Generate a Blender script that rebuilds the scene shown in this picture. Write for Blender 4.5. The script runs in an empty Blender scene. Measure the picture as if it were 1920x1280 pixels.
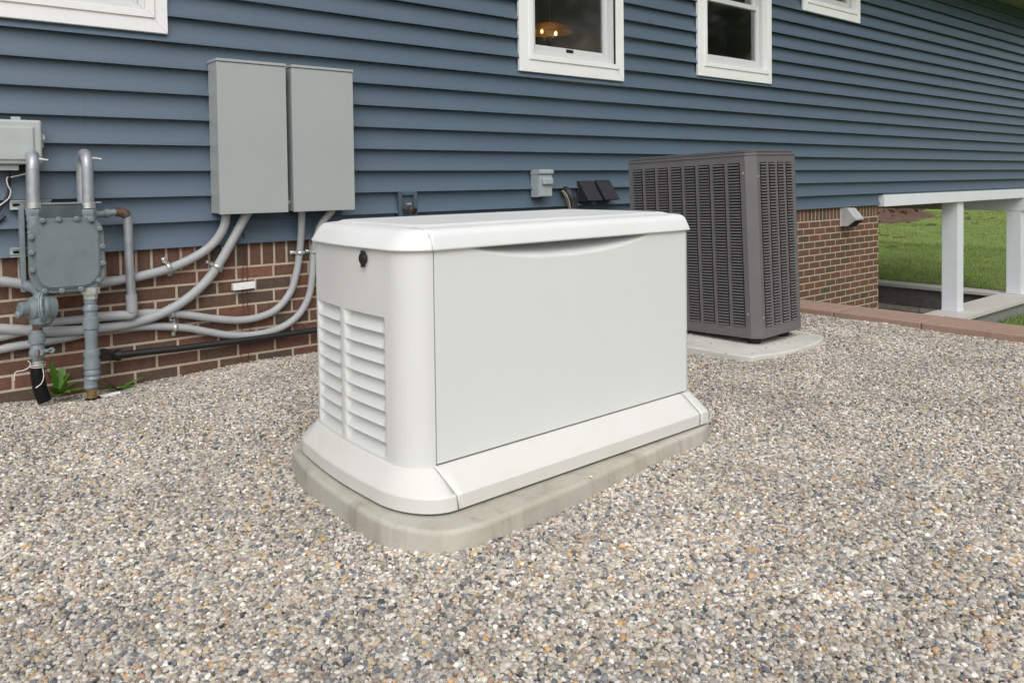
import bpy, bmesh, math, random
import numpy as np
from mathutils import Vector, Matrix
R = math.radians
random.seed(4); RNG = np.random.default_rng(4)
S = bpy.context.scene; COL = S.collection

# ------------------------------------------------------------------ camera
F, CX, CY = 1450.28, 960.0, 380.64
YAW, PIT, ROLL = 0.679723, 0.027476, -0.0131166
EYE = Vector((0.0, -4.11705, 0.93253))
def cam_axes():
    cy, sy = math.cos(YAW), math.sin(YAW)
    f = Vector((sy, cy, 0)); r = Vector((cy, -sy, 0)); u = Vector((0, 0, 1))
    cp, sp = math.cos(PIT), math.sin(PIT)
    f, u = f*cp - u*sp, u*cp + f*sp
    cr, sr = math.cos(ROLL), math.sin(ROLL)
    r, u = r*cr + u*sr, u*cr - r*sr
    return r, u, f
AR, AU, AF = cam_axes()
cd = bpy.data.cameras.new('camera'); co = bpy.data.objects.new('camera', cd); COL.objects.link(co)
M = Matrix((AR, AU, -AF)).transposed().to_4x4(); M.translation = EYE
co.matrix_world = M
cd.sensor_width = 36; cd.lens = F/1920*36; cd.shift_y = -(640-CY)/1920
cd.clip_start = 0.05; cd.clip_end = 500
S.camera = co

# ------------------------------------------------------------------ light
W = bpy.data.worlds.new('World'); S.world = W; W.use_nodes = True
nt = W.node_tree; bg = nt.nodes['Background']
sky = nt.nodes.new('ShaderNodeTexSky'); sky.sky_type = 'NISHITA'; sky.sun_disc = False
SUN_EL, SUN_AZ = R(46), R(212)        # azimuth clockwise from +Y
sky.sun_elevation = SUN_EL; sky.sun_rotation = SUN_AZ
sky.air_density = 1.0; sky.dust_density = 6.0; sky.ozone_density = 1.0
hs = nt.nodes.new('ShaderNodeHueSaturation'); hs.inputs['Saturation'].default_value = 0.26
nt.links.new(sky.outputs[0], hs.inputs['Color']); nt.links.new(hs.outputs[0], bg.inputs['Color'])
bg.inputs['Strength'].default_value = 0.125
ld = bpy.data.lights.new('sun', 'SUN'); ld.energy = 0.95; ld.angle = R(110); ld.color = (1, .995, .975)
lo = bpy.data.objects.new('sun', ld); COL.objects.link(lo)
sd = Vector((math.sin(SUN_AZ)*math.cos(SUN_EL), math.cos(SUN_AZ)*math.cos(SUN_EL), math.sin(SUN_EL)))
lo.rotation_euler = (-sd).to_track_quat('-Z', 'Y').to_euler(); lo.location = (0, -6, 8)
S.view_settings.view_transform = 'Standard'; S.view_settings.look = 'None'
S.view_settings.exposure = 0.15; S.view_settings.gamma = 1.0
S.render.engine = 'CYCLES'

# ------------------------------------------------------------------ helpers
def at(px, py, Y=None, Z=None, X=None):
    "3D point where the photograph's line of sight through a pixel meets a real plane of the place"
    d = AF + AR*((px-CX)/F) - AU*((py-CY)/F)
    if Y is not None: t = (Y-EYE.y)/d.y
    elif Z is not None: t = (Z-EYE.z)/d.z
    else: t = (X-EYE.x)/d.x
    return EYE + d*t

def lin(r, g, b):
    f = lambda c: c/12.92 if c <= .04045 else ((c+.055)/1.055)**2.4
    return (f(r/255), f(g/255), f(b/255), 1)

def mat(name, col, rough=.5, metal=0, spec=.5, noise=None, bump=None, coat=0, stain=None):
    """noise=(scale, amount) colour variation, bump=(scale, distance), stain=(colour, scale, amount)"""
    m = bpy.data.materials.new(name); m.use_nodes = True
    n = m.node_tree.nodes; l = m.node_tree.links; b = n['Principled BSDF']
    b.inputs['Roughness'].default_value = rough; b.inputs['Metallic'].default_value = metal
    b.inputs['Specular IOR Level'].default_value = spec
    if coat: b.inputs['Coat Weight'].default_value = coat
    tc = n.new('ShaderNodeTexCoord')
    src = None
    if noise:
        t = n.new('ShaderNodeTexNoise'); t.inputs['Scale'].default_value = noise[0]; t.inputs['Detail'].default_value = 6
        l.new(tc.outputs['Object'], t.inputs['Vector'])
        r = n.new('ShaderNodeMapRange'); r.inputs['From Min'].default_value = .25; r.inputs['From Max'].default_value = .75
        r.inputs['To Min'].default_value = 1-noise[1]; r.inputs['To Max'].default_value = 1+noise[1]
        l.new(t.outputs['Fac'], r.inputs['Value'])
        v = n.new('ShaderNodeVectorMath'); v.operation = 'SCALE'; v.inputs[0].default_value = col[:3]
        l.new(r.outputs[0], v.inputs['Scale']); src = v.outputs[0]
        rr = n.new('ShaderNodeMapRange'); rr.inputs['To Min'].default_value = max(0, rough-.12); rr.inputs['To Max'].default_value = min(1, rough+.12)
        l.new(t.outputs['Fac'], rr.inputs['Value']); l.new(rr.outputs[0], b.inputs['Roughness'])
    if stain:
        t = n.new('ShaderNodeTexNoise'); t.inputs['Scale'].default_value = stain[1]; t.inputs['Detail'].default_value = 8
        t.inputs['Roughness'].default_value = .65
        l.new(tc.outputs['Object'], t.inputs['Vector'])
        r = n.new('ShaderNodeMapRange'); r.inputs['From Min'].default_value = .5; r.inputs['From Max'].default_value = .75
        r.inputs['To Max'].default_value = stain[2]
        l.new(t.outputs['Fac'], r.inputs['Value'])
        mx = n.new('ShaderNodeMix'); mx.data_type = 'RGBA'; l.new(r.outputs[0], mx.inputs[0])
        if src: l.new(src, mx.inputs[6])
        else: mx.inputs[6].default_value = col
        mx.inputs[7].default_value = stain[0]; src = mx.outputs[2]
    if src: l.new(src, b.inputs['Base Color'])
    else: b.inputs['Base Color'].default_value = col
    if bump:
        t = n.new('ShaderNodeTexNoise'); t.inputs['Scale'].default_value = bump[0]; t.inputs['Detail'].default_value = 5
        l.new(tc.outputs['Object'], t.inputs['Vector'])
        bp = n.new('ShaderNodeBump'); bp.inputs['Distance'].default_value = bump[1]; bp.inputs['Strength'].default_value = 1
        l.new(t.outputs['Fac'], bp.inputs['Height']); l.new(bp.outputs[0], b.inputs['Normal'])
    return m

class MB:
    "collects shapes into one mesh"
    def __init__(s): s.v = []; s.f = []; s.sm = []; s.col = []
    def add(s, vs, fs, smooth=False, tone=None):
        o = len(s.v); s.v += [tuple(v) for v in vs]; s.f += [tuple(i+o for i in f) for f in fs]
        s.sm += [smooth]*len(fs); s.col += [tone if tone is not None else .5]*len(vs)
        return s
    def box(s, a, b, bev=0, seg=2, rot=None, org=None):
        bm = bmesh.new(); bmesh.ops.create_cube(bm, size=1)
        a = Vector(a); b = Vector(b); c = (a+b)/2; d = b-a
        for v in bm.verts: v.co = Vector((v.co.x*d.x, v.co.y*d.y, v.co.z*d.z)) + c
        if bev: bmesh.ops.bevel(bm, geom=bm.edges[:], offset=bev, segments=seg, affect='EDGES', profile=.6)
        if rot is not None:
            for v in bm.verts: v.co = rot @ (v.co-Vector(org)) + Vector(org)
        s.bm(bm, bool(bev)); return s
    def bm(s, bm, smooth=False):
        bm.verts.index_update()
        s.add([v.co[:] for v in bm.verts], [[v.index for v in f.verts] for f in bm.faces], smooth); bm.free()
    def tube(s, pts, r, n=16, cap=True, twist=None):
        pts = [Vector(p) for p in pts]; rs = r if isinstance(r, (list, tuple)) else [r]*len(pts)
        T = []
        for i in range(len(pts)):
            T.append((pts[min(i+1, len(pts)-1)]-pts[max(i-1, 0)]).normalized())
        up = Vector((0, 0, 1)) if abs(T[0].z) < .9 else Vector((0, 1, 0))
        N = (up - T[0]*up.dot(T[0])).normalized(); vs = []
        for i, p in enumerate(pts):
            N = (N - T[i]*N.dot(T[i])).normalized(); B = T[i].cross(N)
            for k in range(n):
                a = 2*math.pi*k/n; vs.append(p + (N*math.cos(a)+B*math.sin(a))*rs[i])
        fs = [(i*n+k, i*n+(k+1) % n, (i+1)*n+(k+1) % n, (i+1)*n+k) for i in range(len(pts)-1) for k in range(n)]
        s.add(vs, fs, True)
        if cap:
            o = len(s.v)-len(vs)
            s.f += [tuple(o+k for k in range(n))[::-1], tuple(o+(len(pts)-1)*n+k for k in range(n))]; s.sm += [False, False]
        return s
    def lathe(s, prof, c, axis='Z', n=24, smooth=True, cap=True, hexa=False):
        "prof: list of (radius, height) along the axis from point c"
        c = Vector(c); ax = {'X': Vector((1, 0, 0)), 'Y': Vector((0, 1, 0)), 'Z': Vector((0, 0, 1))}[axis] if isinstance(axis, str) else Vector(axis).normalized()
        q = Vector((0, 0, 1)) if abs(ax.z) < .9 else Vector((1, 0, 0))
        U = ax.cross(q).normalized(); V = ax.cross(U); vs = []
        for (r, h) in prof:
            for k in range(n):
                a = 2*math.pi*(k+.5)/n; vs.append(c + ax*h + (U*math.cos(a)+V*math.sin(a))*r)
        m = len(prof)
        fs = [(i*n+k, i*n+(k+1) % n, (i+1)*n+(k+1) % n, (i+1)*n+k) for i in range(m-1) for k in range(n)]
        s.add(vs, fs, smooth)
        if cap:
            o = len(s.v)-len(vs)
            s.f += [tuple(o+k for k in range(n))[::-1], tuple(o+(m-1)*n+k for k in range(n))]; s.sm += [False, False]
        return s
    def prism(s, poly, depth, bev=0, seg=2, mtx=None):
        "poly in local XZ, extruded along +Y by depth"
        bm = bmesh.new(); vs = [bm.verts.new((x, 0, z)) for x, z in poly]; f = bm.faces.new(vs)
        r = bmesh.ops.extrude_face_region(bm, geom=[f])
        for v in [g for g in r['geom'] if isinstance(g, bmesh.types.BMVert)]: v.co.y += depth
        bmesh.ops.recalc_face_normals(bm, faces=bm.faces[:])
        if bev: bmesh.ops.bevel(bm, geom=bm.edges[:], offset=bev, segments=seg, affect='EDGES')
        if mtx is not None: bmesh.ops.transform(bm, matrix=mtx, verts=bm.verts[:])
        s.bm(bm, bool(bev)); return s
    def build(s, name, m, parent=None, auto=R(40), loc=None):
        me = bpy.data.meshes.new(name); me.from_pydata(s.v, [], s.f)
        me.polygons.foreach_set('use_smooth', s.sm)
        if m: me.materials.append(m)
        at_ = me.attributes.new('tone', 'FLOAT', 'POINT'); at_.data.foreach_set('value', np.array(s.col, dtype='f'))
        bm = bmesh.new(); bm.from_mesh(me); bmesh.ops.recalc_face_normals(bm, faces=bm.faces[:])
        for e in bm.edges:
            if len(e.link_faces) == 2 and e.calc_face_angle(0) > auto: e.smooth = False
        bm.to_mesh(me); bm.free()
        o = bpy.data.objects.new(name, me); COL.objects.link(o)
        if parent is not None: o.parent = parent
        if loc: o.location = loc
        if any(s.sm) and len(s.f) < 4000: wn = o.modifiers.new('weighted', 'WEIGHTED_NORMAL'); wn.keep_sharp = True; wn.weight = 80
        return o

def tag(o, label=None, cat=None, group=None, kind=None):
    if label: o['label'] = label
    if cat: o['category'] = cat
    if group: o['group'] = group
    if kind: o['kind'] = kind
    return o
def thing(name, label, cat, loc=(0, 0, 0), rot=(0, 0, 0), group=None):
    o = bpy.data.objects.new(name, None); COL.objects.link(o); o.location = loc; o.rotation_euler = rot
    o.empty_display_size = .1
    return tag(o, label, cat, group)
def smooth_path(pts, n=8):
    "Catmull-Rom"
    P = [Vector(p) for p in pts]; P = [P[0]*2-P[1]] + P + [P[-1]*2-P[-2]]; out = []
    for i in range(1, len(P)-2):
        for k in range(n):
            t = k/n; a, b, c, d = P[i-1], P[i], P[i+1], P[i+2]
            out.append(.5*((2*b)+(c-a)*t+(2*a-5*b+4*c-d)*t*t+(3*b-a-3*c+d)*t**3))
    out.append(P[-2]); return out
def sstep(a, b, x):
    t = min(1, max(0, (x-a)/(b-a))) if b != a else float(x > a)
    return t*t*(3-2*t)

# ------------------------------------------------------------------ materials
m_siding = mat('vinyl_siding', lin(79, 96, 112), .38, spec=.5, noise=(3, .04), bump=(90, .0002))
m_trim = mat('white_trim', lin(232, 233, 234), .45, noise=(8, .02), bump=(200, .0001))
m_sash = mat('window_sash', lin(205, 207, 208), .4)
m_porch = mat('porch_white', lin(222, 225, 233), .5, noise=(6, .03))
m_gen = mat('generator_shell', lin(212, 214, 213), .42, spec=.45, noise=(5, .015), bump=(700, .00005), stain=(lin(205, 202, 192), 4, .12))
m_gen_lid = mat('generator_lid', lin(221, 223, 223), .4, noise=(5, .015), bump=(700, .00006), stain=(lin(212, 208, 198), 7, .15))
m_skirt = mat('generator_skirt', lin(210, 210, 206), .42, noise=(5, .015), bump=(500, .00006), stain=(lin(192, 186, 170), 5, .35))
m_gen_panel = mat('generator_door', lin(214, 217, 216), .42, spec=.45, noise=(4, .012), bump=(700, .00005), stain=(lin(203, 200, 191), 3, .12))
m_black = mat('black_plastic', (.012, .012, .013, 1), .45, bump=(300, .0002))
m_dark = mat('dark_void', (.006, .006, .006, 1), .9)
m_cab = mat('cabinet_paint', lin(163, 168, 168), .42, noise=(4, .03), bump=(500, .00005), stain=(lin(140, 145, 140), 3, .12))
m_galv = mat('galvanised_steel', lin(168, 173, 179), .42, metal=.45, noise=(25, .16), bump=(120, .0003))
m_zinc = mat('zinc_bright', lin(208, 211, 208), .32, metal=.65, noise=(40, .15))
m_pvc = mat('grey_pvc', lin(163, 166, 169), .5, noise=(14, .06), bump=(60, .0003), stain=(lin(150, 146, 140), 18, .3))
m_meter = mat('meter_paint', lin(112, 124, 126), .42, noise=(18, .09), bump=(70, .0006), stain=(lin(95, 108, 108), 20, .4))
m_pipe_paint = mat('painted_pipe', lin(124, 135, 141), .4, noise=(24, .1), bump=(60, .001), stain=(lin(110, 126, 130), 26, .5))
m_brass = mat('brass', lin(165, 140, 95), .4, metal=.7, noise=(40, .2))
m_rust = mat('rusty_iron', lin(110, 62, 38), .8, noise=(60, .4), bump=(120, .001))
m_telecom = mat('telecom_plastic', lin(172, 179, 178), .5, noise=(10, .06), stain=(lin(150, 158, 152), 8, .3))
m_disc = mat('disconnect_paint', lin(158, 168, 171), .45, noise=(12, .05))
m_hood = mat('vent_hood_dark', (.022, .022, .026, 1), .5, bump=(200, .0002))
m_alu = mat('aluminium', lin(205, 207, 209), .38, metal=.4, noise=(12, .12), bump=(20, .001))
m_block = mat('mounting_block', lin(72, 88, 102), .5)
m_ac = mat('ac_paint', lin(103, 102, 103), .5, noise=(14, .07), bump=(400, .0001))
m_foot = mat('rubber_foot', (.01, .01, .01, 1), .7)
m_wire = mat('brown_wire', lin(92, 52, 40), .6)
m_wwire = mat('white_wire', lin(215, 212, 205), .5)
m_stone_dark = mat('dark_block', lin(112, 107, 104), .85, noise=(12, .25), bump=(60, .003))
m_grey_block = mat('grey_block', lin(182, 177, 168), .9, noise=(14, .2), bump=(60, .003))
m_coping = mat('pale_coping', lin(200, 196, 190), .7, noise=(14, .06), bump=(120, .0006), stain=(lin(160, 155, 148), 12, .3))
m_lowconc = mat('low_wall_concrete', lin(140, 142, 140), .85, noise=(9, .1), bump=(60, .001), stain=(lin(105, 108, 104), 7, .5))
m_mortar = mat('mortar', lin(186, 172, 153), .95, noise=(40, .14), bump=(260, .0015))
m_interior = mat('interior_dark', (.6, .6, .57, 1), .9)

def brick_mat():
    m = bpy.data.materials.new('brick'); m.use_nodes = True
    n = m.node_tree.nodes; l = m.node_tree.links; b = n['Principled BSDF']; b.inputs['Roughness'].default_value = .9
    b.inputs['Specular IOR Level'].default_value = .2
    a = n.new('ShaderNodeAttribute'); a.attribute_name = 'tone'
    r = n.new('ShaderNodeValToRGB'); l.new(a.outputs['Fac'], r.inputs[0])
    cols = [(0, (86, 76, 67)), (.16, (94, 79, 69)), (.3, (100, 79, 68)), (.55, (106, 79, 68)), (.75, (110, 80, 69)), (.9, (117, 81, 67)), (1, (130, 95, 83))]
    e = r.color_ramp.elements; e[0].position = 0; e[0].color = lin(*cols[0][1]); e[1].position = 1; e[1].color = lin(*cols[-1][1])
    for p, c in cols[1:-1]:
        x = e.new(p); x.color = lin(*c)
    tc = n.new('ShaderNodeTexCoord')
    t = n.new('ShaderNodeTexNoise'); t.inputs['Scale'].default_value = 38; t.inputs['Detail'].default_value = 8; t.inputs['Roughness'].default_value = .7
    l.new(tc.outputs['Object'], t.inputs['Vector'])
    mr = n.new('ShaderNodeMapRange'); mr.inputs['From Min'].default_value = .3; mr.inputs['From Max'].default_value = .7
    mr.inputs['To Min'].default_value = .72; mr.inputs['To Max'].default_value = 1.25; l.new(t.outputs['Fac'], mr.inputs['Value'])
    v = n.new('ShaderNodeVectorMath'); v.operation = 'SCALE'; l.new(r.outputs[0], v.inputs[0]); l.new(mr.outputs[0], v.inputs['Scale'])
    # vertical wire-cut scoring
    mp = n.new('ShaderNodeMapping'); mp.inputs['Scale'].default_value = (160, 160, 40); l.new(tc.outputs['Object'], mp.inputs[0])
    t2 = n.new('ShaderNodeTexNoise'); t2.inputs['Scale'].default_value = 1; t2.inputs['Detail'].default_value = 4; l.new(mp.outputs[0], t2.inputs['Vector'])
    bp = n.new('ShaderNodeBump'); bp.inputs['Distance'].default_value = .0025; l.new(t2.outputs['Fac'], bp.inputs['Height'])
    l.new(bp.outputs[0], b.inputs['Normal']); l.new(v.outputs[0], b.inputs['Base Color'])
    return m
m_brick = brick_mat()

def concrete_mat(name, base, dark, streak=True, sc=1):
    m = bpy.data.materials.new(name); m.use_nodes = True
    n = m.node_tree.nodes; l = m.node_tree.links; b = n['Principled BSDF']; b.inputs['Roughness'].default_value = .85
    b.inputs['Specular IOR Level'].default_value = .3
    tc = n.new('ShaderNodeTexCoord')
    def noise(scale, detail=6, vec=None, rough=.6):
        t = n.new('ShaderNodeTexNoise'); t.inputs['Scale'].default_value = scale; t.inputs['Detail'].default_value = detail; t.inputs['Roughness'].default_value = rough
        l.new(vec or tc.outputs['Object'], t.inputs['Vector']); return t.outputs['Fac']
    def mix(f, a, bcol, lo, hi, amt):
        r = n.new('ShaderNodeMapRange'); r.inputs['From Min'].default_value = lo; r.inputs['From Max'].default_value = hi; r.inputs['To Max'].default_value = amt
        l.new(f, r.inputs['Value']); x = n.new('ShaderNodeMix'); x.data_type = 'RGBA'; l.new(r.outputs[0], x.inputs[0])
        if isinstance(a, tuple): x.inputs[6].default_value = a
        else: l.new(a, x.inputs[6])
        x.inputs[7].default_value = bcol; return x.outputs[2]
    c = mix(noise(5*sc, 8), base, dark, .42, .68, .75)
    c = mix(noise(2.2*sc, 5), c, lin(200, 190, 172), .5, .72, .35)
    if streak:
        mp = n.new('ShaderNodeMapping'); mp.inputs['Scale'].default_value = (13, 13, .9); l.new(tc.outputs['Object'], mp.inputs[0])
        c = mix(noise(1, 4, mp.outputs[0]), c, lin(126, 118, 98), .52, .74, .55)
    c = mix(noise(220*sc, 2), c, lin(110, 105, 95), .6, .75, .35)
    l.new(c, b.inputs['Base Color'])
    bp = n.new('ShaderNodeBump'); bp.inputs['Distance'].default_value = .0012; l.new(noise(140*sc, 5), bp.inputs['Height']); l.new(bp.outputs[0], b.inputs['Normal'])
    return m
m_pad = concrete_mat('pad_concrete', lin(184, 181, 171), lin(156, 153, 142))
m_acpad = concrete_mat('ac_pad_concrete', lin(205, 204, 198), lin(180, 178, 170), False)
m_curb = mat('red_curb_concrete', lin(157, 132, 117), .9, noise=(30, .1), bump=(200, .0012), stain=(lin(136, 106, 92), 9, .5))

PEB = [((.43, .395, .34), 21), ((.52, .48, .42), 17), ((.335, .30, .25), 15), ((.31, .305, .30), 10), ((.205, .213, .228), 9.5),
       ((.13, .142, .156), 7.5), ((.08, .087, .098), 3.2), ((.61, .575, .52), 10), ((.73, .705, .665), 4), ((.48, .39, .27), 7.5),
       ((.50, .315, .145), 2.7), ((.38, .25, .18), 3), ((.36, .305, .27), 7.5), ((.23, .195, .16), 7), ((.48, .44, .42), 6)]
def pebble_ramp(n, l, fac):
    r = n.new('ShaderNodeValToRGB'); r.color_ramp.interpolation = 'CONSTANT'; l.new(fac, r.inputs[0])
    tot = sum(w for _, w in PEB); e = r.color_ramp.elements; acc = 0
    for i, (c, w) in enumerate(PEB):
        x = e[0] if i == 0 else (e[1] if i == 1 else e.new(acc))
        x.position = acc; x.color = (*c, 1); acc += w/tot
    return r
def pebble_mat():
    m = bpy.data.materials.new('pebble'); m.use_nodes = True
    n = m.node_tree.nodes; l = m.node_tree.links; b = n['Principled BSDF']; b.inputs['Roughness'].default_value = .7
    b.inputs['Specular IOR Level'].default_value = .25
    oi = n.new('ShaderNodeObjectInfo'); r = pebble_ramp(n, l, oi.outputs['Random'])
    w = n.new('ShaderNodeTexWhiteNoise'); w.noise_dimensions = '1D'; l.new(oi.outputs['Random'], w.inputs['W'])
    mr = n.new('ShaderNodeMapRange'); mr.inputs['To Min'].default_value = .86; mr.inputs['To Max'].default_value = 1.3; l.new(w.outputs['Value'], mr.inputs['Value'])
    tc = n.new('ShaderNodeTexCoord'); t = n.new('ShaderNodeTexNoise'); t.inputs['Scale'].default_value = 2.5; t.inputs['Detail'].default_value = 5
    l.new(tc.outputs['Object'], t.inputs['Vector'])
    mr2 = n.new('ShaderNodeMapRange'); mr2.inputs['To Min'].default_value = .8; mr2.inputs['To Max'].default_value = 1.2; l.new(t.outputs['Fac'], mr2.inputs['Value'])
    mu = n.new('ShaderNodeMath'); mu.operation = 'MULTIPLY'; l.new(mr.outputs[0], mu.inputs[0]); l.new(mr2.outputs[0], mu.inputs[1])
    v = n.new('ShaderNodeVectorMath'); v.operation = 'SCALE'; l.new(r.outputs[0], v.inputs[0]); l.new(mu.outputs[0], v.inputs['Scale'])
    t3 = n.new('ShaderNodeTexNoise'); t3.inputs['Scale'].default_value = 2.2; t3.inputs['Detail'].default_value = 4; l.new(oi.outputs['Location'], t3.inputs['Vector'])
    mr3 = n.new('ShaderNodeMapRange'); mr3.inputs['From Min'].default_value = .3; mr3.inputs['From Max'].default_value = .7; mr3.inputs['To Min'].default_value = .82; mr3.inputs['To Max'].default_value = 1.14; l.new(t3.outputs['Fac'], mr3.inputs['Value'])
    v2 = n.new('ShaderNodeVectorMath'); v2.operation = 'SCALE'; l.new(v.outputs[0], v2.inputs[0]); l.new(mr3.outputs[0], v2.inputs['Scale'])
    l.new(v2.outputs[0], b.inputs['Base Color']); return m
m_pebble = pebble_mat()
def gravel_ground_mat():
    m = bpy.data.materials.new('gravel_bed'); m.use_nodes = True
    n = m.node_tree.nodes; l = m.node_tree.links; b = n['Principled BSDF']; b.inputs['Roughness'].default_value = .9
    tc = n.new('ShaderNodeTexCoord'); v = n.new('ShaderNodeTexVoronoi'); v.inputs['Scale'].default_value = 120
    l.new(tc.outputs['Object'], v.inputs['Vector'])
    sp = n.new('ShaderNodeSeparateColor'); l.new(v.outputs['Color'], sp.inputs[0])
    r = pebble_ramp(n, l, sp.outputs[0]); l.new(r.outputs[0], b.inputs['Base Color'])
    bp = n.new('ShaderNodeBump'); bp.inputs['Distance'].default_value = .006; bp.invert = True
    l.new(v.outputs['Distance'], bp.inputs['Height']); l.new(bp.outputs[0], b.inputs['Normal'])
    return m
m_gravel = gravel_ground_mat()

def grass_ground_mat():
    m = bpy.data.materials.new('turf'); m.use_nodes = True
    n = m.node_tree.nodes; l = m.node_tree.links; b = n['Principled BSDF']; b.inputs['Roughness'].default_value = .95
    b.inputs['Specular IOR Level'].default_value = .1
    tc = n.new('ShaderNodeTexCoord')
    r = n.new('ShaderNodeValToRGB'); t = n.new('ShaderNodeTexNoise'); t.inputs['Scale'].default_value = 1.6; t.inputs['Detail'].default_value = 9; t.inputs['Roughness'].default_value = .7
    l.new(tc.outputs['Object'], t.inputs['Vector']); l.new(t.outputs['Fac'], r.inputs[0])
    e = r.color_ramp.elements; e[0].position = .35; e[0].color = (.21, .19, .085, 1); e[1].position = .62; e[1].color = (.22, .30, .08, 1)
    x = e.new(.46); x.color = (.17, .24, .065, 1)
    l.new(r.outputs[0], b.inputs['Base Color']); return m
m_turf = grass_ground_mat()
def blade_mat():
    m = bpy.data.materials.new('grass_blade'); m.use_nodes = True
    n = m.node_tree.nodes; l = m.node_tree.links; b = n['Principled BSDF']; b.inputs['Roughness'].default_value = .6
    a = n.new('ShaderNodeAttribute'); a.attribute_name = 'tone'; r = n.new('ShaderNodeValToRGB'); l.new(a.outputs['Fac'], r.inputs[0])
    e = r.color_ramp.elements; e[0].color = (.18, .16, .075, 1); e[1].color = (.33, .42, .14, 1)
    w_ = e.new(.14); w_.color = (.13, .19, .045, 1); x = e.new(.5); x.color = (.20, .29, .07, 1); y = e.new(.93); y.color = (.29, .38, .12, 1); z = e.new(.97); z.color = (.3, .26, .12, 1)
    l.new(r.outputs[0], b.inputs['Base Color']); return m
m_blade = blade_mat()
m_leaf = mat('weed_leaf', (.09, .22, .02, 1), .5, noise=(30, .25))
m_mulch = mat('mulch', lin(98, 74, 60), .95, noise=(9, .45), bump=(14, .05))
m_bark = mat('bark', (.06, .045, .035, 1), .9, noise=(6, .3), bump=(20, .02))
m_tree = mat('tree_leaf', (.10, .13, .07, 1), .7, noise=(1, .4))

# ------------------------------------------------------------------ ground
K0, EXP = 0.622, 0.12834            # lowest siding edge, exposure of one course
def gh(x, y):
    "gravel height"
    h = .004*math.sin(8.3*x+5.1*y)*math.sin(7.1*y-4.4*x)+.006*math.sin(2.1*x+.7*y)+.005*math.sin(3.7*y-1.3*x+1)+.003*math.sin(9*x+6*y)
    h += -.045*math.exp(-((x-.75)**2/.22+(y)**2/.10)) - .015*math.exp(-((y)**2/.05))
    h -= .016*min(1, max(0, (x-4.2)/.6))
    return h
def ghv(x, y):
    h = .004*np.sin(8.3*x+5.1*y)*np.sin(7.1*y-4.4*x)+.006*np.sin(2.1*x+.7*y)+.005*np.sin(3.7*y-1.3*x+1)+.003*np.sin(9*x+6*y)
    h += -.045*np.exp(-((x-.75)**2/.22+(y)**2/.10)) - .015*np.exp(-((y)**2/.05))
    h -= .016*np.clip((x-4.2)/.6, 0, 1)
    return h
CURB_X0, CURB_X1 = 4.945, 5.275
def grid(name, xs, ys, hf, m):
    nx, ny = len(xs), len(ys); vs = [(x, y, hf(x, y)) for y in ys for x in xs]
    fs = [(j*nx+i, j*nx+i+1, (j+1)*nx+i+1, (j+1)*nx+i) for j in range(ny-1) for i in range(nx-1)]
    g = MB(); g.add(vs, fs, True); return g.build(name, m)
o = grid('ground', np.linspace(-9, CURB_X0+.05, 110), np.linspace(-12, 0.0, 95), lambda x, y: gh(x, y)-.004, m_gravel)
tag(o, kind='structure')

def lawn_h(x, y):
    h = -1.0
    if x > 12.9: h += .16 * sstep(12.9, 13.4, x) * sstep(-.6, .4, y)
    d = max(0, (x-13)*.72+(y-0)*.5)
    h += .030*min(d, 60)*sstep(-2, 3, y)*sstep(12.6, 14.5, x)
    return h + .02*math.sin(x*1.7)*math.sin(y*1.3)
# lawn around the house, beyond the curb; the sunken area under the porch is left open
xs = list(np.linspace(CURB_X1-.02, 13.0, 24)) + list(np.linspace(13.3, 22, 36)) + list(np.linspace(23, 70, 30)) + [110, 200]
ys = list(np.linspace(-60, -3, 20)) + list(np.linspace(-2.7, -.24, 12))
lawn = MB(); nx = len(xs); vs = [(x, y, lawn_h(x, y)) for y in ys for x in xs]
lawn.add(vs, [(j*nx+i, j*nx+i+1, (j+1)*nx+i+1, (j+1)*nx+i) for j in range(len(ys)-1) for i in range(nx-1)], True)
xs2 = [x for x in xs if x >= 12.99]; ys2 = list(np.linspace(-.24, 12, 40)) + list(np.linspace(13, 80, 30)) + [120, 200]; nx = len(xs2)
vs = [(x, y, lawn_h(x, y)) for y in ys2 for x in xs2]
lawn.add(vs, [(j*nx+i, j*nx+i+1, (j+1)*nx+i+1, (j+1)*nx+i) for j in range(len(ys2)-1) for i in range(nx-1)], True)
# ground behind the camera and beyond the gravel yard
lawn.add([(-9, -12, -.02), (-9, -150, -.5), (-150, -150, -.5), (-150, -12, -.02), (-150, 150, 0), (-9, 150, 0), (-9, -12, -.02), (CURB_X1, -12, -.02), (CURB_X1, -150, -.6), (200, -150, -1), (200, -60, -1), (CURB_X1, -60, -1)],
         [(0, 1, 2, 3), (3, 4, 5, 6), (6, 7, 8, 1), (8, 9, 10, 11)])
o = lawn.build('lawn', m_turf); tag(o, kind='structure')

# grass blades on the part of the lawn that shows
gb = MB(); vs = []; fs = []; tn = []
def blades(n, xr, yr, hmin, hmax, w):
    for _ in range(n):
        x = random.uniform(*xr); y = random.uniform(*yr); z = lawn_h(x, y)-.01
        a = random.uniform(0, 6.28); h = random.uniform(hmin, hmax); lean = random.uniform(0, .6)*h
        dx, dy = math.cos(a)*w, math.sin(a)*w; b = random.uniform(0, 6.28)
        o = len(vs); lx, ly = math.cos(b)*lean, math.sin(b)*lean
        vs.extend([(x-dx, y-dy, z), (x+dx, y+dy, z), (x+lx, y+ly, z+h)]); fs.append((o, o+1, o+2))
        t = .5+.3*math.sin(x*1.9+y)*math.sin(y*1.4-x*.7)+.35*math.sin(x*5.3+1.2*y)*math.sin(y*4.1-x*1.3); t = min(1, max(0, .02+.5*t+random.uniform(-.25, .3))); tn.extend([t]*3)
blades(60000, (13.15, 19), (-1, 8), .02, .055, .006)
blades(60000, (17, 36), (2, 18), .025, .06, .012)
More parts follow.
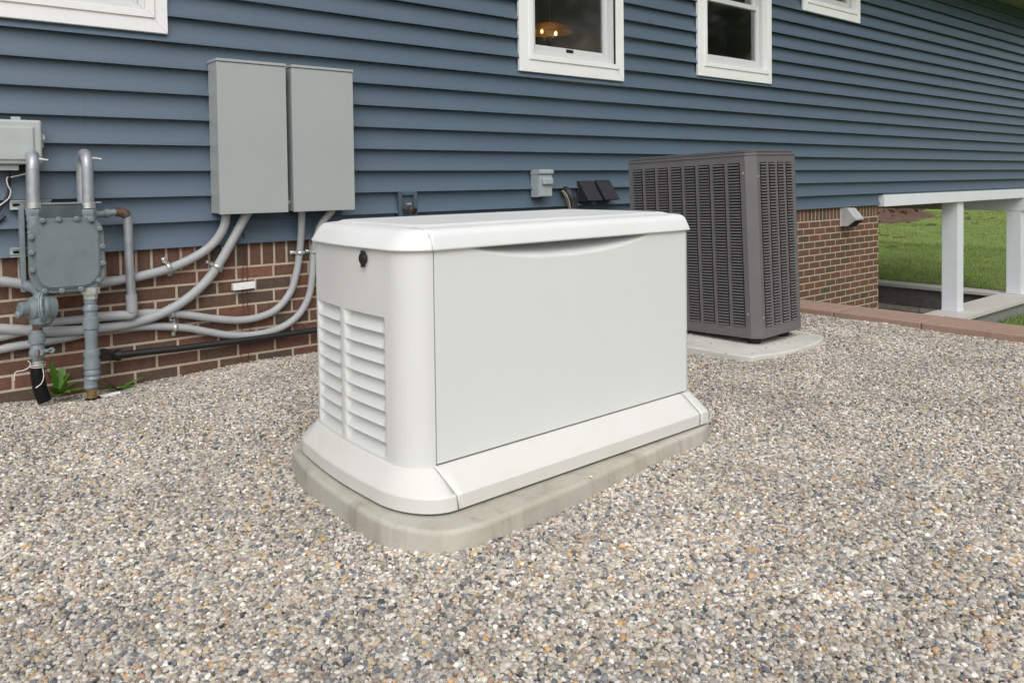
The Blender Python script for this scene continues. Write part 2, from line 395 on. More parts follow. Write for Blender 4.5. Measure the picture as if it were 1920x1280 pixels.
blades(6000, (9.5, 13.2), (-1.6, -.25), .04, .10, .006)
gb.v = vs; gb.f = fs; gb.sm = [False]*len(fs); gb.col = tn
o = gb.build('lawn_grass', m_blade); tag(o, 'short green lawn grass on the slope seen under the porch', 'grass', kind='stuff')
# mulch bed on the rise beyond the lawn
A, B = at(1630, 430, Z=-.4), at(1760, 392, Z=-.15)
mb = MB(); nx = 30; vs = []
dirv = (B-A); dirv.z = 0; nrm = Vector((-dirv.y, dirv.x, 0)).normalized()
for j in range(12):
    for i in range(nx):
        s = i/(nx-1)*1.6-.3; q = A + dirv*s + nrm*(j*1.6 + .8*math.sin(s*5)*(j == 0))
        z = lawn_h(q.x, q.y) + .02 + .11*j + random.uniform(-.06, .06)*(j > 0)
        vs.append((q.x, q.y, z - (.1 if j == 0 else 0)))
mb.add(vs, [(j*nx+i, j*nx+i+1, (j+1)*nx+i+1, (j+1)*nx+i) for j in range(11) for i in range(nx-1)], True)
for _ in range(2600):
    v_ = Vector(random.choice(vs)) + Vector((random.uniform(-.9, .9), random.uniform(-.9, .9), 0)); a = random.uniform(0, 6.28); L_ = random.uniform(.05, .14); h_ = random.uniform(.02, .12)
    mb.add([v_+Vector((-math.cos(a)*L_, -math.sin(a)*L_, h_-.06)), v_+Vector((math.cos(a)*L_, math.sin(a)*L_, h_-.04)), v_+Vector((math.cos(a)*L_*.8, math.sin(a)*L_*.8+.03, h_)), v_+Vector((-math.cos(a)*L_, -math.sin(a)*L_+.03, h_+.01))], [(0, 1, 2, 3)])
o = mb.build('mulch_bed', m_mulch); tag(o, kind='structure')

# ------------------------------------------------------------------ gravel stones (one uncountable mass)
PAD_PTS = None
def inside_poly(px, py, poly):
    c = np.zeros(len(px), bool); j = len(poly)-1
    for i in range(len(poly)):
        xi, yi = poly[i]; xj, yj = poly[j]
        k = ((yi > py) != (yj > py)) & (px < (xj-xi)*(py-yi)/(yj-yi+1e-12)+xi); c ^= k; j = i
    return c
def rrect(x0, y0, x1, y1, r, n=8):
    out = []
    for cx, cy, a0 in ((x1-r, y0+r, -90), (x1-r, y1-r, 0), (x0+r, y1-r, 90), (x0+r, y0+r, 180)):
        for k in range(n+1):
            a = R(a0+90*k/n); out.append((cx+r*math.cos(a), cy+r*math.sin(a)))
    return out
GEN = Vector((1.138, -2.367, 0)); GYAW = .0197
def gw(x, y):
    c, s = math.cos(GYAW), math.sin(GYAW); return (GEN.x+c*x-s*y, GEN.y+s*x+c*y)
# end-bulged outline of the generator body (local x along the door, y into the depth), counter-clockwise from the door's left edge going left
GL, GD = 1.096, .635
def gen_outline(off=0, n=10, xr=0):
    pts = []
    def ell(cx, cy, rx, ry, a0, a1, k=n):
        for i in range(k+1):
            a = R(a0+(a1-a0)*i/k); pts.append((cx+rx*math.cos(a), cy+ry*math.sin(a)))
    ell(.0, .10, .082, .10, 270, 180)
    for i in range(1, 24):
        t = i/24; pts.append((-.082-.012*math.sin(math.pi*t)+.018*t, .10+(.55-.10)*t))
    ell(.02, .55, .084, .085, 180, 90)
    ell(GL-.02, .55, .055, .085, 90, 0)
    for i in range(1, 24):
        t = i/24; pts.append((GL+.035+.004*math.sin(math.pi*t)+.001*t, .55-(.55-.10)*t))
    ell(GL, .10, .036, .10, 0, -90)
    for i in range(1, 40): pts.append((GL*(1-i/40), 0))
    if off:
        P = pts; out = []
        for i, p in enumerate(P):
            a = P[i-1]; b = P[(i+1) % len(P)]; tx, ty = b[0]-a[0], b[1]-a[1]; L = math.hypot(tx, ty) or 1
            out.append((p[0]-ty/L*off, p[1]+tx/L*off))
        pts = out
    return pts
pad_local = [(-.178, .13), (-.176, .03), (-.15, -.07), (-.085, -.155), (.005, -.185), (.19, -.181), (.415, -.163), (.63, -.14), (.84, -.12), (1.02, -.108), (1.12, -.075), (1.17, .0), (1.19, .2), (1.175, .55), (1.12, .71), (1.0, .755),
             (.1, .765), (-.03, .745), (-.095, .70), (-.13, .62), (-.158, .47), (-.172, .3)]
def closed_smooth(pts, n=5):
    P = [Vector((x, y, 0)) for x, y in pts]; N = len(P); out = []
    for i in range(N):
        a, b, c, d = P[i-1], P[i], P[(i+1) % N], P[(i+2) % N]
        for k in range(n):
            t = k/n; q = .5*((2*b)+(c-a)*t+(2*a-5*b+4*c-d)*t*t+(3*b-a-3*c+d)*t**3); out.append((q.x, q.y))
    return out
pad_local = closed_smooth(pad_local)
pad_world = [gw(*p) for p in pad_local]
acpad_world = closed_smooth([(3.36, -1.80), (3.44, -1.86), (3.65, -1.905), (3.96, -1.88), (4.10, -1.83), (4.155, -1.72), (4.15, -1.4), (4.13, -.85), (4.05, -.72), (3.5, -.70), (3.36, -.8), (3.33, -1.3)])

def pebbles():
    # density falls with distance from the path where people would stand
    cx, cy = EYE.x, EYE.y
    pts = []
    fwd = math.atan2(AF.x, AF.y)
    def layer(dens, r0, r1, smin, smax, zlo, zhi):
        A = (CURB_X0+3.2)*(7.0); n = int(dens*A)
        x = RNG.uniform(-3.2, CURB_X0+.01, n); y = RNG.uniform(-6.2, .0, n); n
        d = np.hypot(x-cx, y-cy); ang = np.arctan2(x-cx, y-cy)-fwd
        k = (d >= r0) & (d < r1) & ((np.abs(ang) < .80) | (d < 1.0)) & (d > .75)
        x, y = x[k], y[k]
        k = ~inside_poly(x, y, pad_world) & ~inside_poly(x, y, acpad_world); x, y = x[k], y[k]
        s = smin*(smax/smin)**(RNG.beta(1.7, 2.6, len(x)))
        z = ghv(x, y)+RNG.uniform(zlo, zhi, len(x))
        pts.append(np.stack([x, y, z, s], 1))
    layer(30000, .0, 2.9, .0031, .0078, -.002, .0045)
    layer(8000, .0, 2.9, .0043, .0098, .001, .006)
    layer(25000, 2.9, 4.4, .0032, .0086, -.002, .006)
    layer(18000, 4.4, 8.5, .0038, .0092, -.002, .007)
    # thin scatter that strayed on the two pads and the curb
    for poly, z, n in ((acpad_world, .036, 170), (pad_world, .068, 10)):
        P = np.array(poly); x = RNG.uniform(P[:, 0].min(), P[:, 0].max(), n); y = RNG.uniform(P[:, 1].min(), P[:, 1].max(), n)
        k = inside_poly(x, y, poly); x, y = x[k], y[k]
        pts.append(np.stack([x, y, np.full(len(x), z), RNG.uniform(.003, .0065, len(x))], 1))
    P = np.concatenate(pts)
    me = bpy.data.meshes.new('gravel_stones'); me.vertices.add(len(P)); me.vertices.foreach_set('co', P[:, :3].astype('f').ravel())
    a = me.attributes.new('size', 'FLOAT', 'POINT'); a.data.foreach_set('value', P[:, 3].astype('f'))
    o = bpy.data.objects.new('gravel_stones', me); COL.objects.link(o); me.materials.append(m_pebble)
    ng = bpy.data.node_groups.new('scatter_stones', 'GeometryNodeTree')
    ng.interface.new_socket('Geometry', in_out='INPUT', socket_type='NodeSocketGeometry')
    ng.interface.new_socket('Geometry', in_out='OUTPUT', socket_type='NodeSocketGeometry')
    N = ng.nodes; L = ng.links; gi = N.new('NodeGroupInput'); go = N.new('NodeGroupOutput')
    join = N.new('GeometryNodeGeometryToInstance')
    for sd in range(5):
        ico = N.new('GeometryNodeMeshIcoSphere'); ico.inputs['Radius'].default_value = 1; ico.inputs['Subdivisions'].default_value = 3 if sd < 5 else 2
        nz = N.new('ShaderNodeTexNoise'); nz.noise_dimensions = '4D'; nz.inputs['W'].default_value = sd*3.7; nz.inputs['Scale'].default_value = .75; nz.inputs['Detail'].default_value = 1.5
        vm = N.new('ShaderNodeVectorMath'); vm.operation = 'SUBTRACT'; vm.inputs[1].default_value = (.5, .5, .5); L.new(nz.outputs['Color'], vm.inputs[0])
        sc = N.new('ShaderNodeVectorMath'); sc.operation = 'SCALE'; sc.inputs['Scale'].default_value = .75; L.new(vm.outputs[0], sc.inputs[0])
        sp = N.new('GeometryNodeSetPosition'); L.new(ico.outputs['Mesh'], sp.inputs['Geometry']); L.new(sc.outputs[0], sp.inputs['Offset'])
        ss = N.new('GeometryNodeSetShadeSmooth'); L.new(sp.outputs[0], ss.inputs['Geometry'])
        sm = N.new('GeometryNodeSetMaterial'); sm.inputs['Material'].default_value = m_pebble; L.new(ss.outputs[0], sm.inputs['Geometry'])
        L.new(sm.outputs[0], join.inputs[0])
    iop = N.new('GeometryNodeInstanceOnPoints'); iop.inputs['Pick Instance'].default_value = True
    mp = N.new('GeometryNodeMeshToPoints'); L.new(gi.outputs[0], mp.inputs['Mesh'])
    L.new(mp.outputs[0], iop.inputs['Points']); L.new(join.outputs[0], iop.inputs['Instance'])
    ri = N.new('FunctionNodeRandomValue'); ri.data_type = 'INT'; ri.inputs[4].default_value = 0; ri.inputs[5].default_value = 4; ri.inputs['Seed'].default_value = 5
    L.new(ri.outputs[2], iop.inputs['Instance Index'])
    rr = N.new('FunctionNodeRandomValue'); rr.data_type = 'FLOAT_VECTOR'; rr.inputs[0].default_value = (-.45, -.45, 0); rr.inputs[1].default_value = (.45, .45, 6.28)
    er = N.new('FunctionNodeEulerToRotation'); L.new(rr.outputs[0], er.inputs[0]); L.new(er.outputs[0], iop.inputs['Rotation'])
    rs = N.new('FunctionNodeRandomValue'); rs.data_type = 'FLOAT_VECTOR'; rs.inputs[0].default_value = (.85, .7, .5); rs.inputs[1].default_value = (1.3, 1.0, .85); rs.inputs['Seed'].default_value = 9
    na = N.new('GeometryNodeInputNamedAttribute'); na.data_type = 'FLOAT'; na.inputs['Name'].default_value = 'size'
    mm = N.new('ShaderNodeVectorMath'); mm.operation = 'SCALE'; L.new(rs.outputs[0], mm.inputs[0]); L.new(na.outputs[0], mm.inputs['Scale'])
    L.new(mm.outputs[0], iop.inputs['Scale']); L.new(iop.outputs[0], go.inputs[0])
    md = o.modifiers.new('scatter', 'NODES'); md.node_group = ng
    print('pebbles', len(P))
    return tag(o, 'mixed grey, tan and white pea gravel covering the whole yard', 'gravel', kind='stuff')
pebbles()

# ------------------------------------------------------------------ house
house = thing('house', 'house with slate blue lap siding over a red brick base and white trimmed windows', 'house', (0, 0, 0))
XL, XR = -3.5, 13.62
WIN = {  # name: opening x0,x1,z0,z1 ; trim outer x0,x1,z0 ; glazing: glass lower edge
    'a': dict(t=(-.45, 1.11, 1.687, 3.12), o=(-.36, 1.02, 1.785, 3.02)),
    'b': dict(t=(3.378, 4.414, 1.687, 3.12), o=(3.49, 4.33, 1.80, 3.02)),
    'c': dict(t=(5.322, 6.41, 1.803, 3.12), o=(5.43, 6.325, 1.915, 3.02)),
    'd': dict(t=(6.96, 8.072, 2.556, 3.12), o=(7.06, 7.975, 2.665, 3.02))}
EAVE = 3.325
def siding():
    b = MB()
    seams = {0: [2.162, 9.403], 1: [3.842, 7.5, -.2], 2: [.72, 4.4, 8.1], 3: [2.7, 6.3, 9.9], 4: [1.557, 5.2, 8.9], 5: [3.1, 6.8, 10.5], 6: [.3, 4.0, 7.7, 11.3]}
    ncourse = int((EAVE-K0)/EXP)+1
    for k in range(ncourse):
        z0 = K0+k*EXP; z1 = min(z0+EXP, EAVE+.02)
        xr = 8.535 if k == 0 else XR
        sm = sorted(s for s in seams.get(k//2, [5.1, 9.2]) if s < xr)
        panels = []; a = XL
        for s_ in sm+[xr]: panels.append((a, s_)); a = s_
        for pi, (a, c) in enumerate(panels):
            yo = -.0009*(pi % 2)
            if pi > 0: a += 0
            cuts = sorted({a, c} | {w['o'][i] for w in WIN.values() for i in (0, 1) if a < w['o'][i] < c})
            for x0, x1 in zip(cuts[:-1], cuts[1:]):
                xm = (x0+x1)/2; zr = [(z0, z1)]
                for w in WIN.values():
                    ox0, ox1, oz0, oz1 = w['o']
                    if ox0 < xm < ox1:
                        zr = [r for q in zr for r in ((q[0], min(q[1], oz0)), (max(q[0], oz1), q[1])) if r[1]-r[0] > 1e-4]
                for q0, q1 in zr:
                    N = max(1, int((x1-x0)/.25)); P = []
                    for i in range(N+1):
                        x = x0+(x1-x0)*i/N; wv = .0008*math.sin(x*2.3+k*1.7)+.0005*math.sin(x*6.1+k*3.1)
                        col = []
                        if q0 == z0:
                            col += [(x, yo-.003, z0+.005), (x, yo-.0335+wv, z0+.0005), (x, yo-.036+wv, z0+.002)]
                        else: col += [(x, yo-.036+.034*(1-max(0, 1-(q0-z0)/EXP)**2.1), q0)]*3
                        for t in (.08, .2, .35, .5, .7, 1):
                            zz = q0+(q1-q0)*t; tt = (zz-z0)/EXP
                            col.append((x, yo-.036+.034*(1-max(0, 1-tt)**2.1)+wv*(1-tt), zz))
                        P += col
                    m = 9; b.add(P, [(i*m+j, (i+1)*m+j, (i+1)*m+j+1, i*m+j+1) for i in range(N) for j in range(m-1)], True)
    return b.build('siding', m_siding, house, auto=R(35))
siding()

def bricks():
    mo = MB(); br = MB(); J = .0118
    def brick(p, u, v, w, h, tone, n=Vector((0, -1, 0))):
        # p lower-left corner on wall face; u along, v up; front proud 5 mm of the mortar with worn edges
        e = .0022; j = lambda s=.0012: random.uniform(-s, s)
        f0 = [p+n*.001, p+u*w+n*.001, p+u*w+v*h+n*.001, p+v*h+n*.001]
        f1 = [p+u*(e+j())+v*(e+j()), p+u*(w-e+j())+v*(e+j()), p+u*(w-e+j())+v*(h-e+j()), p+u*(e+j())+v*(h-e+j())]
        t = random.uniform(.002, .0032); f1 = [q+n*t for q in f1]
        br.add(f0+f1, [(4, 5, 6, 7), (0, 1, 5, 4), (1, 2, 6, 5), (2, 3, 7, 6), (3, 0, 4, 7)], False, tone)
    def tone(): return min(1, max(0, random.choice([random.gauss(.55, .15), random.gauss(.55, .15), random.gauss(.78, .1), random.gauss(.4, .1), random.gauss(.12, .08)])))
    C = .0677; top = .4972; U = Vector((1, 0, 0)); V = Vector((0, 0, 1))
    def wall(org, u, n, x0, x1, zlo, phase, holes=()):
        # soldier course
        s = .0699; i0 = int((x0-phase)/s)-1; i = i0
        while phase+i*s < x1:
            a = max(phase+i*s+J/2, x0); c = min(phase+(i+1)*s-J/2, x1)
            if c-a > .01: brick(org+u*a+V*(top+J/2), u, V, c-a, .1985, tone(), n)
            i += 1
        r = 0; z = top
        while z-C > zlo:
            zb = z-C+J/2; h = C-J; ph = phase + (0 if r % 2 == 0 else .1015); i = int((x0-ph)/.203)-1
            while ph+i*.203 < x1:
                a = max(ph+i*.203+J/2, x0); c = min(ph+(i+1)*.203-J/2, x1)
                if c-a > .012: brick(org+u*a+V*zb, u, V, c-a, h, tone(), n)
                i += 1
            z -= C; r += 1
    O = Vector((0, 0, 0)); n = Vector((0, -1, 0))
    wall(O, U, n, XL, 5.25, -.14, 1.4347-.0)
    wall(O, U, n, 5.25, 8.55, -1.75, 1.4347)
    wall(Vector((8.55, 0, 0)), Vector((0, 1, 0)), Vector((1, 0, 0)), .0, 2.2, -1.75, 0)
    mo.box((XL, 0, -2.0), (8.549, .2, .70)); mo.box((8.35, .2, -2.0), (8.549, 2.2, .70))
    br.build('brick_base', m_brick, house, auto=R(10)); mo.build('mortar', m_mortar, house)
bricks()

# eave, corner, hidden volume of the house
def lbox(name, a, b, m, par=house, bev=.002): return MB().box(a, b, bev).build(name, m, par)
lbox('soffit', (XL, -.48, EAVE), (14.2, .1, EAVE+.02), mat('shaded_soffit', lin(128, 124, 116), .7))  # shadow under the eave is put into the soffit's darker grey
lbox('gutter_board', (XL, -.50, EAVE-.0), (14.2, -.482, EAVE+.19), m_trim)
rf = MB().prism([(-.55, 3.44), (4.5, 5.6), (4.5, 5.7), (-.55, 3.54)], 17, mtx=Matrix(((0, 1, 0, XL), (1, 0, 0, 0), (0, 0, 1, 0), (0, 0, 0, 1)))).build('roof', mat('shingles', lin(70, 68, 68), .9, noise=(20, .3)), house)
lbox('corner_post', (13.55, -.042, K0+EXP), (13.70, -.0, EAVE-.002), m_siding, bev=.004)
lbox('back_wall', (XL, 4.3, -1.0), (13.68, 4.4, 3.5), m_siding)
lbox('side_wall', (13.62, .0, K0+EXP+.02), (13.68, 4.3, 3.5), m_siding)
lbox('floor_slab', (8.56, .0, .60+.16), (12.98, 4.28, .80), m_porch)
# dark rooms behind the windows
rm = MB()
for a_, b_ in (((XL+.1, .13, .86), (12.9, 4.2, .9)), ((XL+.1, .13, 3.26), (12.9, 4.2, 3.28)), ((XL+.1, 4.15, .9), (12.9, 4.2, 3.26)), ((12.86, .13, .9), (12.9, 4.15, 3.26)), ((XL+.1, .13, .9), (XL+.14, 4.15, 3.26)), ((5.0, .13, .9), (5.06, 4.15, 3.26)), ((2.2, .13, .9), (2.26, 4.15, 3.26))): rm.box(a_, b_)
rm = rm.build('interior_room', m_interior, house)

def glass_mat():
    m = bpy.data.materials.new('window_glass'); m.use_nodes = True
    n = m.node_tree.nodes; l = m.node_tree.links; n.remove(n['Principled BSDF']); out = n['Material Output']
    fr = n.new('ShaderNodeFresnel'); fr.inputs['IOR'].default_value = 1.52
    ge = n.new('ShaderNodeNewGeometry'); io = n.new('ShaderNodeMapRange'); io.inputs['To Min'].default_value = 1.52; io.inputs['To Max'].default_value = 1/1.52; l.new(ge.outputs['Backfacing'], io.inputs['Value']); l.new(io.outputs[0], fr.inputs['IOR'])
    mr = n.new('ShaderNodeMath'); mr.operation = 'MULTIPLY'; mr.inputs[1].default_value = 2.6; mr.use_clamp = True; l.new(fr.outputs[0], mr.inputs[0])
    tr = n.new('ShaderNodeBsdfTransparent'); tr.inputs[0].default_value = (.82, .84, .84, 1)
    gl = n.new('ShaderNodeBsdfGlossy'); gl.inputs['Roughness'].default_value = .06
    tc = n.new('ShaderNodeTexCoord'); nz = n.new('ShaderNodeTexNoise'); nz.inputs['Scale'].default_value = 2.5; l.new(tc.outputs['Object'], nz.inputs['Vector'])
    bp = n.new('ShaderNodeBump'); bp.inputs['Distance'].default_value = .0005; l.new(nz.outputs['Fac'], bp.inputs['Height']); l.new(bp.outputs[0], gl.inputs['Normal'])
    mx = n.new('ShaderNodeMixShader'); l.new(mr.outputs[0], mx.inputs[0]); l.new(tr.outputs[0], mx.inputs[1]); l.new(gl.outputs[0], mx.inputs[2]); l.new(mx.outputs[0], out.inputs[0])
    return m
m_glass = glass_mat()
def frame_ring(b, x0, x1, z0, z1, w, y0, y1, bev=.003, wb=None, miter=True):
    wb = wb or w
    def quad(pts):  # mitred board, outline in xz
        b.prism(pts, y1-y0, bev, 1, Matrix.Translation((0, y0, 0)))
    quad([(x0, z0), (x1, z0), (x1-w, z0+wb), (x0+w, z0+wb)])
    quad([(x0, z0+.0007), (x0+w-.0007, z0+wb), (x0+w-.0007, z1-w), (x0, z1-.0007)])
    quad([(x1, z0+.0007), (x1, z1-.0007), (x1-w+.0007, z1-w), (x1-w+.0007, z0+wb)])
    quad([(x0, z1), (x0+w, z1-w), (x1-w, z1-w), (x1, z1)])
def window(key, label):
    w = WIN[key]; tx0, tx1, tz0, tz1 = w['t']; ox0, ox1, oz0, oz1 = w['o']
    t = MB(); frame_ring(t, tx0, tx1, tz0, tz1, .092, -.043, -.018, .0025)
    o = t.build('window', m_trim, house); o['label'] = label
    f = MB(); frame_ring(f, ox0-.028, ox1+.028, oz0-.028, oz1+.028, .036, -.052, .06, .002)
    f.build('window_frame', m_trim, o)
    # jamb liner + tracks
    j = MB(); frame_ring(j, ox0+.008, ox1-.008, oz0+.008, oz1-.008, .028, -.018, .085, .0015)
    zm = oz0+(oz1-oz0)*.52
    j.build('jamb_track', m_sash, o)
    lo_ = MB(); frame_ring(lo_, ox0+.036, ox1-.036, oz0+.03, zm+.02, .042, .012, .045, .002, wb=.062)
    lo_.build('lower_sash', m_sash, o)
    up = MB(); frame_ring(up, ox0+.036, ox1-.036, zm-.02, oz1-.03, .040, .05, .08, .002); up.build('upper_sash', m_sash, o)
    MB().box((ox0+.07, .030, oz0+.08), (ox1-.07, .034, zm-.01)).build('glass_pane', m_glass, o)
    MB().box((ox0+.07, .064, zm+.01), (ox1-.07, .068, oz1-.06)).build('glass_pane', m_glass, o)
    return o
window('a', 'wide window at the upper left with broad white trim')
wb_ = window('b', 'middle window with a lit lamp behind the glass')
window('c', 'window to the right of the lamp window')
window('d', 'small high window near the top edge')
MB().box((3.86, .0085, 1.862), (3.93, .0115, 1.885), .001).build('sticker', m_black, wb_)

# room lamp behind the middle window
lp = at(1030, 62, Y=.85)
lamp = thing('pendant_lamp', 'lit amber glass dome lamp seen through the middle window', 'lamp', lp)
m_amber = bpy.data.materials.new('amber_glass'); m_amber.use_nodes = True
pb = m_amber.node_tree.nodes['Principled BSDF']; pb.inputs['Base Color'].default_value = (.8, .5, .22, 1); pb.inputs['Transmission Weight'].default_value = .75; pb.inputs['Roughness'].default_value = .3
sh = MB().lathe([(.02, .085), (.07, .08), (.13, .06), (.175, .03), (.20, 0), (.196, -.002), (.17, .026), (.125, .055), (.065, .074), (.02, .079)], (0, 0, 0), n=32, cap=False).build('lamp_shade', m_amber, lamp)
m_bulb = bpy.data.materials.new('bulb_glow'); m_bulb.use_nodes = True
pb = m_bulb.node_tree.nodes['Principled BSDF']; pb.inputs['Emission Color'].default_value = (1, .62, .28, 1); pb.inputs['Emission Strength'].default_value = 3
for dx in (-.085, .075): MB().lathe([(.003, .026), (.011, .016), (.014, 0), (.010, -.012), (.002, -.016)], (dx, .0, -.002), n=14).build('bulb', m_bulb, lamp)
MB().tube([(0, 0, .55), (0, 0, .08), (0, 0, -.09)], .008, 8).lathe([(.03, -.03), (.035, -.06), (.012, -.1), (.003, -.12)], (0, 0, 0)).build('lamp_stem', m_brass, lamp)
pl = bpy.data.lights.new('lamp_light', 'POINT'); pl.energy = 2.2; pl.color = (1, .68, .35); pl.shadow_soft_size = .05
plo = bpy.data.objects.new('lamp_light', pl); COL.objects.link(plo); plo.parent = lamp; plo.location = (0, 0, -.03)

# porch over the sunken area
lbox('front_beam', (8.60, -.045, .603), (13.66, .11, .733), m_porch, bev=.002)
lbox('beam_flashing', (8.60, -.040, .735), (13.64, .10, .749), m_siding, bev=.001)
lbox('side_beam', (12.905, 1.002, .41), (13.10, 4.2, .74), mat('tan_beam', lin(168, 152, 134), .7, noise=(12, .15)), bev=.004)  # rear length tan, front return white
lbox('front_beam_return', (12.906, -.043, .41), (13.099, 1.0, .6), m_porch, bev=.004)
for x0 in (10.67, 12.91):
    c = MB().box((x0, 0, -.818), (x0+.19, .19, .600 if x0 < 12 else .408), .004)
    c.box((x0-.006, -.006, -.818), (x0+.196, .196, -.80), .002)
    c.build('porch_column', m_porch, house)

# ------------------------------------------------------------------ curb, low walls and sunken area
curb = thing('retaining_curb', 'low reddish concrete curb edging the gravel on the right', 'curb', (0, 0, 0))
yy = [-.0, -.62, -1.43, -2.0, -2.62, -3.3, -4.0, -4.7, -5.4, -6.1, -6.8]
for a, b in zip(yy[:-1], yy[1:]):
    MB().box((CURB_X0+random.uniform(-.002, .002), b+.0035, -1.1), (CURB_X1, a-.002, .031+random.uniform(-.0015, .0015)), .011, 3).build('curb_block', m_curb, curb)
lw = thing('low_wall', 'low concrete wall with pale coping carrying the two white porch columns', 'low wall', (0, 0, 0))
MB().box((5.3, -.16, -1.3), (13.02, .20, -.872), .004).build('wall', m_lowconc, lw)
for a, b in ((5.3, 7.7), (7.703, 10.1), (10.103, 12.6)):
    MB().box((a, -.21, -.87), (b, .25, -.82), .006).build('coping', m_coping, lw)
MB().box((12.603, -.21, -.87), (13.14, .25, -.82), .006).build('coping', m_coping, lw)
aw = thing('area_wall', 'dark block retaining wall with pale coping along the lawn behind the porch columns', 'retaining wall', (0, 0, 0))
MB().box((12.78, .252, -.87), (13.14, 4.4, -.82), .006).build('coping', m_coping, aw)
MB().box((12.86, .22, -1.16), (13.08, 4.4, -.872), .003).build('dark_board', m_stone_dark, aw)
bl = MB(); random.seed(8)
for r in range(7):
    off = .2*(r % 2)
    for i in range(-1, 12):
        y0 = .22+i*.4+off; bl.box((12.875+random.uniform(-.003, .003), max(.22, y0)+.004, -1.164-.1*(r+1)+.004), (13.07, min(y0+.4, 4.4)-.004, -1.164-.1*r-.004), .004, 1) if y0+.4 > .26 and y0 < 4.36 else None
bl.build('block_courses', m_grey_block, aw)
o = MB().box((5.3, -.3, -1.95), (13, 4.3, -1.85)).build('area_floor', m_lowconc); tag(o, kind='structure')

# ------------------------------------------------------------------ generator
gen = thing('generator', 'large off-white standby generator cabinet on a concrete pad', 'generator', GEN, (0, 0, GYAW))
def ring_loft(rings, closed_top=True, close_bottom=False):
    b = MB(); n = len(rings[0]); vs = [p for r in rings for p in r]
    fs = [(i*n+k, i*n+(k+1) % n, (i+1)*n+(k+1) % n, (i+1)*n+k) for i in range(len(rings)-1) for k in range(n)]
    if closed_top: fs.append(tuple((len(rings)-1)*n+k for k in range(n)))
    if close_bottom: fs.append(tuple(range(n))[::-1])
    b.add(vs, fs, True); return b
ZB, ZT = .166, .756
NO = len(gen_outline())
def split(b, name, m, cuts, par, gap=.0012, auto=R(50), zr=.166, ysplit=False):
    "cut a shell at x = c planes into separate parts with hairline gaps; lean tilts the cut"
    names = name if isinstance(name, list) else [name]*(len(cuts)+1)
    lims = [None]+cuts+[None]; out = []
    jobs = [(i, h) for i in range(len(cuts)+1) for h in ((-1, 1) if ysplit and i == 1 else (0,))]
    for i, half in jobs:
        bm = bmesh.new(); vs = [bm.verts.new(v) for v in b.v]
        for f in b.f:
            try: bm.faces.new([vs[k] for k in f])
            except ValueError: pass
        if half: bmesh.ops.bisect_plane(bm, geom=bm.verts[:]+bm.edges[:]+bm.faces[:], plane_co=(0, .3, 0), plane_no=(0, half, 0), clear_outer=True)
        for lim, sgn in ((lims[i], -1), (lims[i+1], 1)):
            if lim is None: continue
            x, lean = lim
            n_ = Vector((sgn, 0, sgn*lean)).normalized()
            bmesh.ops.bisect_plane(bm, geom=bm.verts[:]+bm.edges[:]+bm.faces[:], plane_co=(x-sgn*gap, 0, zr), plane_no=n_, clear_outer=True)
        q = MB(); q.bm(bm, True); o = q.build(names[i], m, par, auto=auto); out.append(o)
        sol = o.modifiers.new('thickness', 'SOLIDIFY'); sol.thickness = .003; sol.offset = -1
    return out
# skirt
def rg(off, z):
    "skirt ring: flares more along the front and back than at the two ends"
    return [(a[0]+(b[0]-a[0])*(.72 if a[0] < GL/2 else .26), a[1]+(b[1]-a[1])*(1.30 if a[1] < GD/2 else 1.0), z) for a, b in zip(gen_outline(0), gen_outline(off))]
prof = [(.067, .071), (.0705, .0745), (.0712, .108), (.0705, .112), (.068, .1155), (.064, .1185), (.014, .161), (.008, .1645), (.003, .166), (-.004, .1665)]
split(ring_loft([rg(a, z) for a, z in prof], False), ['skirt', 'skirt', 'skirt'], m_skirt, [(-.010, .2), (1.062, -.12)], gen, ysplit=True, auto=R(30))
# body shell with louvred ends
def lou(u, z):
    "inward depth of the louvre pockets; u = depth position along the end, z height"
    P = .0433; zt0 = .564; k = (zt0-z)/P
    if not (0 <= k < 9): return 0
    t = k-int(k); d = 0
    for a, c in ((.118, .352), (.374, .565)):
        e = min(u-a, c-u)
        if e > 0:
            s = sstep(0, .02, e)
            d = .024*s*(1-t)**.85
    return d
ol = gen_outline()
def dense(ol):
    out = []
    for i, p in enumerate(ol):
        q = ol[(i+1) % len(ol)]; L = math.hypot(q[0]-p[0], q[1]-p[1]); side = (p[0] < -.03 or p[0] > GL+.02)
        m = max(1, int(L/.004)) if side else 1
        out += [(p[0]+(q[0]-p[0])*k/m, p[1]+(q[1]-p[1])*k/m) for k in range(m)]
    return out
ol2 = dense(ol)
zs = [ZB-.004, ZB+.002]
z = .565
zs += list(np.linspace(ZB+.01, .174, 2))
for k in range(8, -1, -1):
    zt = .564-.0433*k; zb = zt-.0433
    zs += [zb+.0433*t for t in (.001, .12, .3, .5, .7, .88, .985)]
zs += [.5645, .60, .66, .72, ZT+.004]
zs = sorted(zs)
cap_pts = [i for i, p in enumerate(ol2) if not (0 < p[0] < GL and p[1] < .001)]
body = MB(); rings = []
for z in zs:
    r = []
    for (x, y) in ol2:
        dd = lou(y, z) if (x < -.05 or x > GL+.034) else 0
        sx = 1 if x < GL/2 else -1
        r.append((x+sx*dd, y, z))
    rings.append(r)
vs = [p for r in rings for p in r]; n = len(ol2)
fs = [(i*n+k, i*n+(k+1) % n, (i+1)*n+(k+1) % n, (i+1)*n+k) for i in range(len(zs)-1) for k in range(n)
      if not (ol2[k][1] < .0005 and ol2[(k+1) % n][1] < .0005)]
body.add(vs, fs, True)
